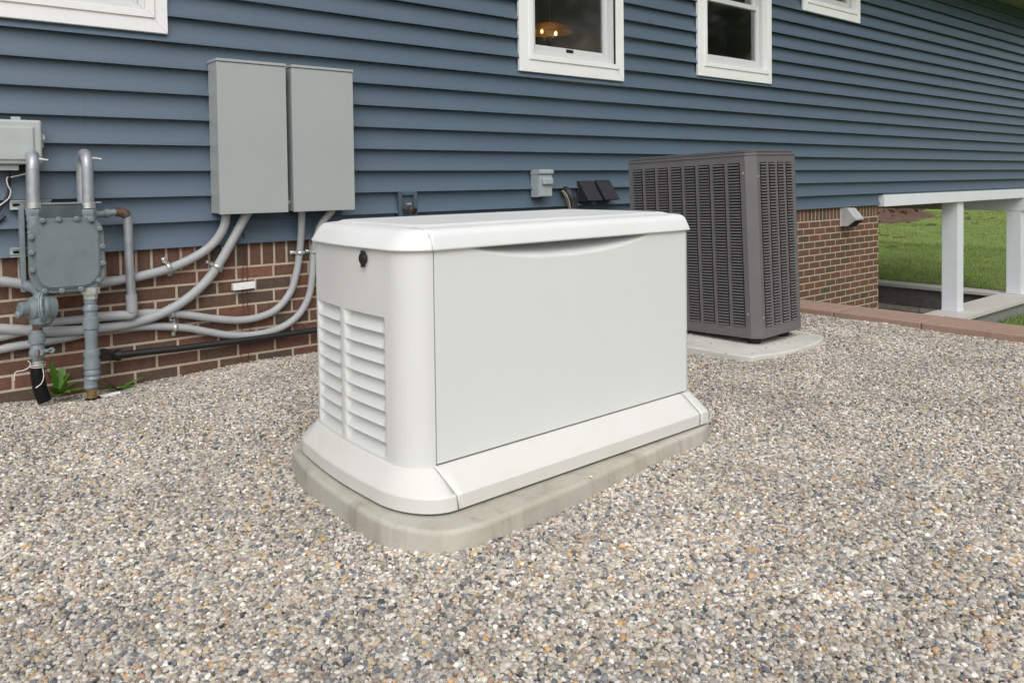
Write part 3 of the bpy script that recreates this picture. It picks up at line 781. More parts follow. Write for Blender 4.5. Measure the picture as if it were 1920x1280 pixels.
# returns beside the door
for xe in (0, GL): body.add([(xe, 0, ZB), (xe, .10, ZB), (xe, .10, ZT), (xe, 0, ZT)], [(0, 1, 2, 3)])
body.add([(0, .10, ZB), (GL, .10, ZB), (GL, .10, ZT+.01), (0, .10, ZT+.01)], [(0, 1, 2, 3)])
ob = body.build('body_shell', m_gen, gen, auto=R(38))
# door with the scooped hand recess under the lid
dr = MB(); X0, X1, z0, z1 = .0035, GL-.003, ZB+.004, ZT+.004; nx, nz = 120, 70; vs = []
for j in range(nz+1):
    t = j/nz; z = z0+(z1-z0)*(1-(1-t)**1.6)
    for i in range(nx+1):
        x = X0+(X1-X0)*i/nx; s = (x-.515)/.40
        dep = 0
        if abs(s) < 1:
            zb = ZT-.051*(1-s*s)**.75 - .002; q = (z-zb)/.042
            if q > 0: dep = .075*min(1, q)**1.25*sstep(0, .12, 1-abs(s))
        vs.append((x, -.0005+dep, z))
nn = nx+1
dr.add(vs, [(j*nn+i, j*nn+i+1, (j+1)*nn+i+1, (j+1)*nn+i) for j in range(nz) for i in range(nx)], True)
# folded door edges
dr.add([(X0, -.0005, z0), (X0, -.0005, z1), (X0+.001, .028, z1), (X0+.001, .028, z0)], [(0, 1, 2, 3)])
dr.add([(X1, -.0005, z0), (X1, -.0005, z1), (X1, .028, z1), (X1, .028, z0)], [(0, 1, 2, 3)])
dr.add([(X0, -.0005, z0), (X1, -.0005, z0), (X1, .028, z0), (X0, .028, z0)], [(0, 1, 2, 3)])
dr.build('front_door', m_gen_panel, gen, auto=R(50))
# lid
def lid_ring(off, z):
    k = .020*sstep(.756, .806, z); e = max(0, -off-.02); off = max(off, -.02); cx, cy = GL/2, GD/2
    P = [(cx+(x-cx)*(1-e/(GL/2)), cy+(y-cy)*(1-e/(GD/2))) for x, y in gen_outline(off)]
    return [(min(x, GL+.030) + k*sstep(.03, -.08, x) - .6*k*sstep(GL-.03, GL+.03, x), y, z) for x, y in P]
prof = [(-.006, .751), (.010, .7495), (.0125, .7525), (.012, .756), (.004, .784), (.001, .792), (-.004, .799), (-.012, .8045), (-.022, .8075), (-.048, .8105), (-.056, .811), (-.062, .8135), (-.070, .8165), (-.080, .8175)]
lid = ring_loft([lid_ring(a, z) for a, z in prof], True)
split(lid, ['lid_end', 'lid'], m_gen_lid, [(-.006, .10)], gen, gap=.0004, auto=R(60), zr=.76)
MB().box((.02, .12, .70), (GL-.02, GD-.03, .745)).build('inner_tray', m_dark, gen)
# lock cover on the end panel
kx = -.0935
lk = MB()
for (a, b_, r) in ((.211, .722, .0165),):
    lk.lathe([(r, .0), (r, .007), (r*.92, .010)], (kx+.004, a, b_), axis=(-1, 0, 0), n=26)
lk.box((kx-.006, .204, .736), (kx+.003, .218, .7445), .003); lk.box((kx-.006, .2055, .697), (kx+.003, .2165, .709), .002)
lk.build('lock_cover', m_black, gen)

# generator pad
def pad(name, poly, zt, zb, m, rnd, org, lab, cat, fl=0):
    cx = sum(p[0] for p in poly)/len(poly); cy = sum(p[1] for p in poly)/len(poly)
    def rr(ins, z):
        out = []; N = len(poly)
        for i, p in enumerate(poly):
            a = poly[i-1]; b = poly[(i+1) % N]; tx, ty = b[0]-a[0], b[1]-a[1]; L = math.hypot(tx, ty)
            nx_, ny_ = ty/L, -tx/L
            if (p[0]-cx)*nx_+(p[1]-cy)*ny_ < 0: nx_, ny_ = -nx_, -ny_
            wob = .0010*math.sin(i*.35)+.0006*math.sin(i*.8)
            out.append((p[0]-nx_*(ins+wob)-org[0], p[1]-ny_*(ins+wob)-org[1], z+.0005*math.sin(i*.3)))
        return out
    rings = [rr(-fl, zb), rr(0, zt-rnd), rr(rnd*.12, zt-rnd*.5), rr(rnd*.45, zt-rnd*.15), rr(rnd, zt)]
    o = ring_loft(rings, True).build(name, m, auto=R(60)); o.location = (org[0], org[1], 0)
    return tag(o, lab, cat)
pad('generator_pad', pad_world, .066, -.06, m_pad, .014, GEN, 'weathered concrete pad with rounded corners under the generator', 'concrete pad', .006)
pad('unit_pad', acpad_world, .034, -.05, m_acpad, .008, (3.8, -1.3), 'thin pale concrete pad under the dark air conditioner', 'concrete pad')

# ------------------------------------------------------------------ air conditioner
AW_, AD, AH = .417, .82, .976
ac = thing('air_conditioner', 'tall charcoal grey louvred air conditioner condenser near the brick corner', 'air conditioner', (3.602, -1.695, .082), (-.029, -.013, .02))
def louvred(name, org, u, w, h, ncol, pitch, mx, mtop, mbot, nrm):
    "sheet with columns of slots; each slot a tilted blade, dark void behind"
    org = Vector(org); u = Vector(u).normalized(); v = Vector((0, 0, 1)); nrm = Vector(nrm)
    b = MB(); P = lambda a, z, d=0: org+u*a+v*z+nrm*d
    def plate(a0, a1, z0, z1):
        if a1-a0 < 1e-4 or z1-z0 < 1e-4: return
        b.add([P(a0, z0), P(a1, z0), P(a1, z1), P(a0, z1), P(a0, z0, -.004), P(a1, z0, -.004), P(a1, z1, -.004), P(a0, z1, -.004)],
              [(0, 1, 2, 3), (0, 4, 5, 1), (1, 5, 6, 2), (2, 6, 7, 3), (3, 7, 4, 0)])
    cw = (w-2*mx+.0)/ncol; gap = .021
    plate(0, w, 0, mbot); plate(0, w, h-mtop, h); plate(0, mx+gap/2, mbot, h-mtop); plate(w-mx-gap/2, w, mbot, h-mtop)
    for c in range(1, ncol): plate(mx+c*cw-gap/2, mx+c*cw+gap/2, mbot, h-mtop)
    nrow = int((h-mtop-mbot)/pitch); ph = (h-mtop-mbot)/nrow
    for c in range(ncol):
        a0 = mx+c*cw+gap/2; a1 = mx+(c+1)*cw-gap/2; r_ = .004
        for r in range(nrow):
            z = mbot+r*ph
            q = [P(a0, z+ph*.02, -.001), P(a1, z+ph*.02, -.001), P(a1-r_, z+ph*.30, .0055), P(a0+r_, z+ph*.30, .0055), P(a1-r_, z+ph*.62, .001), P(a0+r_, z+ph*.62, .001), P(a1, z+ph*.72, -.007), P(a0, z+ph*.72, -.007)]
            b.add(q, [(0, 1, 2, 3), (3, 2, 4, 5), (5, 4, 6, 7)], False)
    return b.build(name, m_ac, ac, auto=R(15))
ZH0, ZH1 = 0.0, .972
louvred('louvre_panel', (0, AD-.0, .0), (0, -1, 0), AD, ZH1, 8, .0158, .020, .036, .046, (-1, 0, 0))
louvred('louvre_panel', (.0335, -.051, .0), (1, 0, 0), AW_-.0335, ZH1, 4, .0158, .020, .036, .046, (0, -1, 0))
louvred('louvre_panel', (AW_+.035, .0, .0), (0, 1, 0), AD, ZH1, 8, .0158, .020, .036, .046, (1, 0, 0))
c = MB(); c.prism([(-.0015, -.0005), (.0005, -.004), (.0325, -.0525), (.0345, -.0525), (.0345, -.047), (.004, -.0005)], ZH1, mtx=Matrix(((1, 0, 0, 0), (0, 0, 1, 0), (0, 1, 0, 0), (0, 0, 0, 1))))
c.prism([(AW_+.0005, -.0525), (AW_+.0025, -.0525), (AW_+.0345, -.004), (AW_+.0365, -.0005), (AW_+.031, -.0005), (AW_+.0005, -.047)], ZH1, mtx=Matrix(((1, 0, 0, 0), (0, 0, 1, 0), (0, 1, 0, 0), (0, 0, 0, 1))))
c.build('corner_post', m_ac, ac)
MB().box((.03, -.018, .012), (AW_+.01, AD-.012, ZH1)).build('coil', m_dark, ac)
base = [(0, 0), (.035, -.051), (AW_, -.051), (AW_+.035, 0), (AW_+.035, AD), (0, AD)]
def slab(b, ins, z0, z1, bev=.003, dome=0):
    cx, cy = AW_/2+.017, AD/2-.02
    poly = [(cx+(x-cx)*(1-ins/.25), cy+(y-cy)*(1-ins/.42)) for x, y in base]
    b.prism([(x, y) for x, y in poly], z1-z0, bev, 2, Matrix(((1, 0, 0, 0), (0, 0, 1, 0), (0, 1, 0, z0), (0, 0, 0, 1))))
t = MB(); slab(t, -.0045, ZH1+.001, ZH1+.016, .003); slab(t, .002, ZH1+.0165, ZH1+.026, .005); slab(t, .03, ZH1+.0255, ZH1+.036, .004)
t.build('top_cover', m_ac, ac)
t = MB(); slab(t, -.002, -.012, .0, .002); t.build('base_tray', m_ac, ac)
for x, y in ((.075, .03), (AW_-.055, .03), (.075, AD-.08), (AW_-.055, AD-.08)):
    MB().lathe([(.034, -.052), (.038, -.035), (.036, -.012)], (x, y, 0), n=20).build('foot', m_foot, ac)
for (x, y, z, ax) in ((0, .012, .88, (-1, 0, 0)), (0, .012, .12, (-1, 0, 0)), (.046, -.051, .86, (0, -1, 0)), (.046, -.051, .1, (0, -1, 0))):
    MB().lathe([(.005, -.001), (.005, .0015), (.002, .003)], (x, y, z), axis=ax, n=10).build('screw', m_zinc, ac)

# ------------------------------------------------------------------ wall cabinets
def cabinet(x0, x1, label):
    t = thing('electrical_cabinet', label, 'electrical cabinet', (x0, -.022, .79), group=None)
    w = x1-x0; d = .14; h = .768
    MB().box((0, -d+.016, 0), (w, 0, h), .003).build('body', m_cab, t)
    MB().box((-.0015, -d, -.004), (w+.0015, -d+.015, h-.002), .0035).build('cover', m_cab, t)
    l = MB(); l.box((-.0045, -d-.006, h), (w+.0045, .0, h+.014), .003); l.build('rain_lid', m_cab, t)
    MB().lathe([(.012, 0), (.012, .012), (.008, .014)], (w*.5, -.07, h+.014), n=12)
    return t
cabinet(1.305, 1.663, 'left of the two tall grey electrical cabinets')
cb2 = cabinet(1.697, 2.055, 'right of the two tall grey electrical cabinets, beside open siding')
MB().lathe([(.014, -.034), (.014, 0)], (.0, -.07, .045), axis='X', n=14).build('connector', m_zinc, cb2)

def clamp_at(px, py, Y, dirv, par, r=.025):
    "two-hole strap over a tube; dirv = tube direction in the wall plane"
    p = at(px, py, Y=Y); d = Vector(dirv).normalized(); s = Vector((d.z, 0, -d.x))
    b = MB(); w = .011; pr = []
    for k in range(13):
        a = math.pi*k/12; pr.append((math.cos(a)*(r+.001), -math.sin(a)*(r+.001)))
    pr = [(r+.026, -.004 - 0), (r+.003, -.004)] + [(x, y) for x, y in pr[1:-1]] + [(-r-.003, -.004), (-r-.026, -.004)]
    base = Vector((p.x, Y, p.z)); vs = []
    for (q, y) in pr:
        for sd in (-w, w):
            yy_ = (Y+y) if abs(q) <= r+.0011 and y < -.006 else -.012
            vs.append(Vector((base.x, yy_, base.z))+s*q+d*sd)
    b.add(vs, [(2*i, 2*i+1, 2*i+3, 2*i+2) for i in range(len(pr)-1)], True)
    for sg in (-1, 1):
        c = Vector((base.x, -.012, base.z))+s*sg*(r+.015); b.lathe([(.006, -.001), (.006, .003), (.002, .005)], c, axis=(0, -1, 0), n=8)
    o = b.build('clamp', m_zinc, par); md = o.modifiers.new('t', 'SOLIDIFY'); md.thickness = .0022
    return o
def conduit(name, label, cat, pts, r, m, Y=-.045, group=None, n=8, fin=None):
    P = [at(*(q[:2]), Y=(q[2] if len(q) > 2 else Y)) for q in pts]
    P = smooth_path(P, n); b = MB(); b.tube(P, r, 18)
    o = b.build(name, m); return tag(o, label, cat, group)
G = 'grey conduits strapped to the brick'
c1 = conduit('conduit', 'highest curved conduit, from left end of left cabinet to behind the gas meter', 'conduit',
    [(424, 396, -.09), (420, 425, -.08), (400, 456, -.06), (368, 480), (318, 503), (270, 516), (225, 525), (180, 533), (130, 541), (85, 540), (40, 532), (-20, 524)], .0225, m_pvc, group=G)
clamp_at(316, 501, -.045, (1, 0, .35), c1)
c2 = conduit('conduit', 'conduit sweeping diagonally from left cabinet underside down across the brick', 'conduit',
    [(466, 396, -.09), (455, 415, -.085), (435, 452, -.075), (412, 492, -.06), (385, 529), (345, 564), (300, 589), (250, 605), (190, 615), (140, 620), (80, 621), (30, 618), (-20, 615)], .0235, m_pvc, Y=-.05, group=G)
clamp_at(407, 500, -.058, (.62, 0, .9), c2)
c3 = conduit('conduit', 'conduit curving down from the gap between cabinets, behind the diagonal one', 'conduit',
    [(566, 394, -.09), (565, 430, -.06), (562, 470), (556, 510), (544, 548), (520, 578), (490, 593), (450, 600), (400, 597), (350, 590), (300, 586), (255, 588), (200, 594), (150, 599), (90, 606), (40, 622), (-20, 636)], .0195, m_pvc, Y=-.034, group=G)
clamp_at(562, 474, -.034, (.05, 0, 1), c3, .021); clamp_at(323, 588, -.034, (1, 0, .02), c3, .021)
c4 = conduit('conduit', 'lowest grey conduit, curving up beside the corner of the generator', 'conduit',
    [(624, 394, -.09), (600, 425, -.07), (588, 474), (585, 520), (578, 558), (558, 592), (525, 615), (480, 627), (430, 628), (390, 622), (350, 615), (300, 612), (250, 613), (186, 618), (140, 630), (80, 641), (30, 649), (-20, 659)], .0195, m_pvc, Y=-.03, group=G)
clamp_at(589, 472, -.03, (.1, 0, 1), c4, .021); clamp_at(328, 614, -.03, (1, 0, -.04), c4, .021)

# black gas line low on the wall
bp_ = thing('gas_line', 'black painted pipe running low along the brick', 'pipe', (0, 0, 0))
P = [at(x, y, Y=-.05) for x, y in [(206, 667), (330, 654), (450, 639), (600, 618), (760, 590), (900, 570)]]
MB().tube(P, .0165, 16).build('pipe', m_black, bp_)
e = at(196, 668, Y=-.06); q = at(222, 666, Y=-.05)
MB().tube([e, q], .0225, 16).tube([q+Vector((-.012, 0, 0)), q+Vector((.008, 0, .001))], .0265, 12).build('elbow', m_black, bp_)

# service pipe to the right of the meter
sp_ = thing('service_pipe', 'vertical galvanised pipe just right of the gas meter', 'pipe', (0, 0, 0))
P = smooth_path([at(176, 404, Y=-.10), at(200, 400, Y=-.10), at(224, 398, Y=-.10), at(237, 404, Y=-.10), at(240, 422, Y=-.095), at(242, 480, Y=-.09), at(247, 560, Y=-.085)], 6)
MB().tube(P[12:], .0205, 18).build('pipe', m_galv, sp_)
MB().tube(P[:14], [.016]*14, 14).tube(P[5:8], .021, 12).build('union', m_pipe_paint, sp_)
MB().tube(P[10:20], .0215, 14).build('rusty_elbow', mat('old_copper', lin(98, 80, 68), .6, metal=.3, noise=(60, .4)), sp_)
MB().tube([at(246, 552, Y=-.085), at(248, 584, Y=-.085)], .0255, 18).build('coupling', m_pvc, sp_)
P = smooth_path([at(248, 580, Y=-.085), at(246, 590, Y=-.082), at(225, 591, Y=-.075), at(180, 594, Y=-.06)], 6)
MB().tube(P, .0225, 16).build('elbow', m_pvc, sp_)

# ------------------------------------------------------------------ gas meter set
MY = -.24
mt = thing('gas_meter', 'grey gas meter assembly with regulator and bent steel pipes on the left', 'gas meter', (.6, 0, 0))
def loc(o): o.location = (-.6, 0, 0); return o
c0 = at(128, 478, Y=MY)
def octo(rx, rz, k=.32, n=5):
    out = []
    for cx, cz, a0 in ((rx, -rz, -90), (rx, rz, 0), (-rx, rz, 90), (-rx, -rz, 180)):
        r = k*rz; ccx = cx-math.copysign(r, cx); ccz = cz-math.copysign(r, cz)
        for i in range(n+1):
            a = R(a0+90*i/n); out.append((c0.x+ccx+r*math.cos(a), c0.z+ccz+r*math.sin(a)))
    return out
b = MB(); b.prism(octo(.140, .158, .46), .10, .012, 3, Matrix.Translation((0, MY+.012, 0)))
loc(b.build('meter_body', m_meter, mt))
b = MB(); b.prism(octo(.146, .164, .46), .012, .003, 2, Matrix.Translation((0, MY+.008, 0)))
b.prism(octo(.127, .146, .5), .014, .008, 3, Matrix.Translation((0, MY-.008, 0)))
for k, (x, z) in enumerate([(x*.94, z*.945) for x, z in [(-.10, .164), (-.035, .166), (.04, .166), (.10, .160), (-.146, .09), (-.146, .02), (-.146, -.06), (-.10, -.16), (-.03, -.164), (.05, -.164), (.125, -.13), (.146, -.05), (.146, .03), (.135, .115)]]):
    b.lathe([(.013, 0), (.013, .009), (.009, .012)], (c0.x+x, MY+.004, c0.z+z), axis=(0, -1, 0), n=12)
    b.lathe([(.008, .012), (.008, .018)], (c0.x+x, MY+.004, c0.z+z), axis=(0, -1, 0), n=6)
loc(b.build('face_plate', m_meter, mt))
# top casting: neck between the two ports
tl, tr_ = at(68, 395, Y=MY), at(170, 393, Y=MY)
b = MB(); b.prism([(c0.x-.13, c0.z+.12), (c0.x+.10, c0.z+.12), (tr_.x+.02, tr_.z-.015), (tr_.x-.02, tr_.z+.03), (tl.x+.02, tl.z+.03), (tl.x-.03, tl.z-.02)], .07, .01, 2, Matrix.Translation((0, MY+.025, 0)))
loc(b.build('top_casting', mat('shaded_casting', lin(72, 80, 85), .6, noise=(18, .2), bump=(50, .002)), mt))  # shadow above the meter body painted in as a darker casting grey
for (px, top) in ((66, 278), (169, 277)):
    p = at(px, 380, Y=MY); pt = at(px, 400, Y=MY)
    f = MB(); f.lathe([(.031, 0), (.034, .012), (.034, .026), (.031, .03)], (p.x, MY+.04, pt.z-.012), n=8, smooth=False)
    f.lathe([(.030, -.075), (.024, -.06), (.030, -.045), (.026, -.03), (.031, -.012), (.029, 0)], (p.x, MY+.04, pt.z-.012), n=20)
    loc(f.build('swivel_nut', m_pipe_paint, mt))
    f = MB(); f.lathe([(.0285, 0), (.0285, .024)], (p.x+.001, MY+.04, pt.z+.022), n=24); loc(f.build('coupling', m_zinc, mt))
    zt = at(px, top, Y=MY).z; x = p.x; rb = .062; xo = .012 if px < 100 else 0; pts = [(x, MY+.04, pt.z+.04), (x, MY+.04, zt-rb-.025)]
    for k in range(0, 13):
        a = math.pi*k/12; pts.append((x+xo*(k/12), MY+.04+rb-rb*math.cos(a), zt-rb-.025+rb*math.sin(a)))
    pts.append((x+xo, MY+.04+2*rb, pt.z-.12))
    f = MB(); f.tube(pts, .0245, 20); loc(f.build('pipe_bend', m_galv, mt))
    f = MB(); f.tube([(x+.015, MY+.05, zt-.045), (x+.042, MY+.05, zt-.047)], .007, 10)
    f.tube([(x+.04, MY+.05, zt-.047), (x+.06, MY+.05, zt-.049)], .0045, 8); loc(f.build('test_plug', m_zinc, mt))
f = MB(); f.box((tl.x-.03, MY+.03, tl.z+.024), (tr_.x+.05, MY+.052, tl.z+.032), .002); loc(f.build('bracket_bar', m_pipe_paint, mt))
# regulator and inlet riser
rgc = at(72, 578, Y=MY+.03)
f = MB(); f.lathe([(.03, -.07), (.058, -.055), (.062, -.02), (.066, -.016), (.066, -.006), (.062, -.002), (.05, .03), (.032, .045), (.03, .075), (.02, .08)], rgc, axis=(-.95, -.3, .1), n=26)
f.lathe([(.022, -.075), (.045, -.055), (.05, .0), (.035, .05), (.026, .075)], rgc+Vector((.01, 0, -.008)), n=22)
loc(f.build('regulator', m_meter, mt, auto=R(25)))
ax_ = Vector((.93, -.35, .08)).normalized(); q_ = rgc+ax_*.022; f = MB(); f.lathe([(.060, -.006), (.072, -.006), (.073, -.001), (.068, .0), (.073, .001), (.072, .008), (.05, .014), (.03, .028), (.018, .03)], q_, axis=ax_, n=28)
U_ = ax_.cross(Vector((0, 0, 1))).normalized(); V_ = ax_.cross(U_)
for k in range(8):
    a = k*math.pi/4; f.lathe([(.005, -.011), (.005, .013)], q_+(U_*math.cos(a)+V_*math.sin(a))*.064, axis=ax_, n=6)
loc(f.build('diaphragm_flange', m_pipe_paint, mt, auto=R(25)))
f = MB(); f.lathe([(.012, 0), (.016, .01), (.016, .03), (.01, .035)], at(45, 588, Y=MY+.02), axis=(-.9, -.4, 0), n=12); loc(f.build('vent_cap', m_pipe_paint, mt))
def stack(name, m, px, y0, y1, prof, Y=MY+.03, px1=None, n=20):
    a = at(px, y0, Y=Y); b_ = at(px1 or px, y1, Y=Y); h = (a.z-b_.z); f = MB()
    f.lathe([(r, -t*h) for t, r in prof], a, n=n); return loc(f.build(name, m, mt))
stack('nipple', m_rust, 70, 602, 622, [(0, .019), (1, .019)])
stack('valve_body', m_pipe_paint, 69, 618, 676, [(0, .024), (.12, .024), (.13, .032), (.42, .032), (.43, .024), (.55, .026), (.7, .033), (.85, .031), (.95, .022), (1, .022)])
v = at(73, 660, Y=MY-.01); f = MB(); f.lathe([(.018, 0), (.016, .012)], v, axis=(0, -1, 0), n=14); f.box(v+Vector((.01, .0, -.006)), v+Vector((.05, .01, .008)), .004); f.lathe([(.012, 0), (.012, .01)], v+Vector((.048, .01, .001)), axis=(0, -1, 0), n=14)
loc(f.build('valve_lug', m_pipe_paint, mt))
stack('valve_core', m_rust, 72, 655, 668, [(0, .011), (1, .011)], Y=MY-.012)
stack('nipple', m_zinc, 71, 676, 690, [(0, .021), (1, .021)])
# corrugated sleeve into the ground
pts = smooth_path([at(70, 684, Y=MY+.03), at(71, 705, Y=MY+.03), at(75, 728, Y=MY+.03), at(84, 752, Y=MY+.03)], 14); rr_ = []
pp = []; 
for i in range(len(pts)-1):
    for k in range(3): pp.append(pts[i].lerp(pts[i+1], k/3))
rr_ = [.0255+(.0026 if (i % 4) < 2 else -.002) for i in range(len(pp))]
f = MB(); f.tube(pp, rr_, 20); loc(f.build('corrugated_sleeve', m_black, mt))
# outlet riser on the right port down to the ground
stack('outlet_nut', m_zinc, 169, 538, 560, [(0, .040), (.55, .040), (.56, .030), (1, .030)], n=8)
stack('outlet_riser', m_pipe_paint, 169, 556, 712, [(0, .024), (.05, .027), (.09, .024), (.12, .032), (.16, .032), (.17, .027), (.24, .027), (.25, .034), (.38, .034), (.39, .029), (.48, .029), (.49, .026), (.63, .026), (.64, .032), (.70, .035), (.73, .030), (.78, .034), (.86, .034), (.865, .028), (.90, .033), (.93, .034), (.95, .029), (.98, .034), (1, .031)])
stack('ground_fitting', m_pipe_paint, 170, 708, 728, [(0, .031), (.5, .027), (.8, .031), (1, .026)])
stack('brass_fitting', m_brass, 172, 726, 745, [(0, .023), (.4, .023), (.5, .021), (1, .021)])
a = at(180, 668, Y=MY+.03); f = MB(); f.tube([a+Vector((-.02, 0, 0)), a+Vector((.035, .03, 0)), at(204, 667, Y=-.055)], [.029, .027, .024], 16); loc(f.build('tee', m_black, mt))
f = MB(); f.tube(smooth_path([at(50, 536, Y=-.1), at(66, 542, Y=-.16), at(78, 555, Y=MY+.02)], 5), [.022]*11, 14); loc(f.build('inlet_bend', m_pipe_paint, mt))
# back plate uprights
f = MB(); f.box((tl.x-.045, -.08, .47), (tl.x-.025, -.03, tl.z+.02), .003); loc(f.build('support_rail', m_pipe_paint, mt))

def strut(px, py, lab):
    a = at(px, py, Y=-.045); t = thing('mounting_channel', lab, 'bracket', (a.x, -.022, a.z))
    f = MB(); f.box((0, -.006, -.0205), (.16, 0, .0205), .001); f.box((0, -.03, .0165), (.16, -.0062, .0205), .001); f.box((0, -.03, -.0205), (.16, -.0062, -.0165), .001)
    f.build('channel', m_zinc, t)
    f = MB(); f.prism([(.018+.008*math.cos(R(x)) + (.014 if -90 <= x <= 90 else 0), .0065*math.sin(R(x))) for x in range(-90, 270, 15)], .002, mtx=Matrix.Translation((0, -.008, 0))); f.build('slot', m_dark, t)
strut(19, 385, 'upper slotted steel channel bracket behind the gas meter')
strut(20, 474, 'lower slotted steel channel bracket behind the gas meter')

# telecom box at the left edge
a = at(0, 310, Y=-.10); t0 = at(76, 226, Y=-.10)
tb = thing('telecom_box', 'weathered grey plastic telecom box at the left edge', 'utility box', (t0.x, -.024, a.z))
h = t0.z-a.z
f = MB(); f.box((-.24, -.05, 0), (0, 0, h-.004), .006).build('box_base', m_telecom, tb)
f = MB(); f.box((-.245, -.085, .004), (.003, -.045, h), .013, 4); f.build('box_door', m_telecom, tb)
f = MB(); f.box((-.215, -.093, .022), (-.028, -.078, h-.03), .008, 3); f.build('door_face', m_telecom, tb)
f = MB(); f.box((.001, -.06, h-.095), (.016, -.045, h-.06), .004); f.box((.003, -.05, h-.12), (.013, -.04, h-.095), .002); f.lathe([(.009, 0), (.009, .006)], (.009, -.06, h-.076), axis=(0, -1, 0), n=12); f.build('latch', m_telecom, tb)
f = MB(); f.box((-.105, -.012, h), (-.068, -.002, h+.018), .002); f.build('mounting_tab', m_telecom, tb)
f = MB(); f.box((-.21, -.06, -.022), (-.085, -.015, .003), .004); f.box((-.03, -.05, -.018), (-.004, -.015, .003), .003); f.build('cable_entry', m_telecom, tb)
f = MB(); f.box((-.08, -.05, -.016), (-.032, -.02, .003), .001); f.build('knockout', m_dark, tb)
def wire(name, label, pts, r, m, Y=-.05, cat='cable', group=None):
    P = smooth_path([at(q[0], q[1], Y=(q[2] if len(q) > 2 else Y)) for q in pts], 6); return tag(MB().tube(P, r, 8).build(name, m), label, cat, group)
wire('cable', 'thin white cable looping below the telecom box', [(60, 322, -.06), (40, 328), (22, 332), (13, 334), (15, 348), (20, 358), (16, 372), (0, 385), (-15, 395)], .0028, m_wwire)
wire('cable', 'thick black cable hanging from the telecom box', [(18, 316, -.06), (17, 345), (14, 365), (2, 390), (-15, 410)], .006, m_black, Y=-.04)
wire('cable', 'short black cable end against the siding at the left edge', [(10, 404), (4, 409), (-12, 424)], .007, m_black, Y=-.035)
wire('ground_wire', 'loose white wire tied round the black corrugated sleeve', [(27, 713), (29, 698), (45, 694), (54, 688), (57, 681), (52, 676)], .0022, m_wwire, Y=-.17, cat='wire')
f = MB()
for k in range(30):
    pass
P = []
for k in range(49):
    a_ = k/48; c_ = at(70.5, 681+8*a_, Y=MY+.03); P.append(c_+Vector((.029*math.cos(a_*15), .029*math.sin(a_*15), 0)))
f.tube(P, .002, 6); P = smooth_path([at(80, 690, Y=MY), at(82, 705, Y=MY), at(78, 718, Y=MY), at(67, 727, Y=MY)], 6); f.tube(P, .0022, 6)
tag(f.build('tie_wire', m_wwire), 'white wire wound round the top of the corrugated sleeve', 'wire')
Gv = 'thin brown vines on the brick'
wire('dry_vine', 'thin brown vine strand hanging above the white box and on to the gravel, left one', [(458, 437, -.03), (458, 460), (456, 500, -.015), (454, 524), (455, 560), (456, 585), (452, 640), (452, 665), (455, 685)], .0022, m_wire, Y=-.012, cat='vine', group=Gv)
wire('dry_vine', 'thin brown vine strand behind the white box, right one', [(457, 437, -.03), (459, 470), (463, 500), (464, 525), (463, 560), (467, 590), (469, 620), (466, 660), (464, 684)], .0022, m_wire, Y=-.012, cat='vine', group=Gv)

# small white box on the brick
a = at(437, 545, Y=-.035)
f = MB(); f.box((0, -.035, 0), (.118, -.003, .036), .003); f.box((.012, -.003, .004), (.106, 0, .032)); f.lathe([(.005, 0), (.005, .003)], (.052, -.034, .017), axis=(0, -1, 0), n=10)
o = f.build('junction_box', m_trim); o.location = (a.x, -.006, a.z); o.rotation_euler = (0, R(-1.5), 0); tag(o, 'small white plastic box fixed to the brick', 'junction box')

# hose bib
a = at(746, 400, Y=-.03); b2 = at(779, 359, Y=-.03)
hb = thing('hose_tap', 'outdoor hose tap on a slate blue mounting block', 'tap', ((a.x+b2.x)/2, -.02, b2.z-.075))
w = (b2.x-a.x)/2
f = MB(); frame_ring(f, -w, w, -.10, .075, .024, -.03, 0, .003); f.box((-w+.02, -.012, -.09), (w-.02, -.002, .06)); f.build('mounting_block', m_block, hb)
f = MB(); f.lathe([(.012, -.01), (.012, .03), (.016, .03), (.016, .045)], (-.02, 0, -.03), axis=(.1, -1, 0), n=12); f.tube(smooth_path([(-.02, -.04, -.03), (.0, -.055, -.03), (.012, -.075, -.045)], 4), .010, 10)
f.build('tap_body', m_rust, hb)
f = MB(); f.lathe([(.02, 0), (.022, .01), (.012, .012)], (-.02, -.045, -.03), axis=(-.3, -1, .1), n=10); f.build('tap_handle', m_black, hb)
f = MB(); f.lathe([(.016, 0), (.02, .004), (.02, .018), (.012, .018), (.012, .004)], (.012, -.06, -.04), axis=(.35, -1, -.3), n=16, cap=False); f.build('spout', m_hood, hb)
f = MB(); f.box((-.022, -.05, -.005), (.01, -.03, .006), .003); f.build('vacuum_cap', m_zinc, hb)

# disconnect box
a = at(1003, 370, Y=-.10); a2 = at(1034, 318, Y=-.10)
db = thing('disconnect_box', 'small grey disconnect box on the siding above the generator', 'electrical box', (a.x+.030, -.022, a.z))
w = .125; h = a2.z-a.z
f = MB(); f.box((0, -.075, .0), (w, 0, h-.03), .003); f.build('box_body', m_disc, db)
f = MB(); f.prism([(0, h-.034), (-.085, h-.034), (-.10, h-.028), (-.10, h-.008), (-.09, h), (-.03, h+.002), (0, h-.01)], w+.006, .002, 2, Matrix(((0, 1, 0, -.003), (1, 0, 0, 0), (0, 0, 1, 0), (0, 0, 0, 1)))); f.build('hood', m_disc, db)
f = MB(); f.box((.004, -.087, .006), (w-.004, -.074, h-.036), .004); f.build('cover', m_disc, db)
f = MB(); f.box((.024, -.11, h-.105), (w-.008, -.084, h-.058), .011, 3); f.build('handle', m_disc, db)
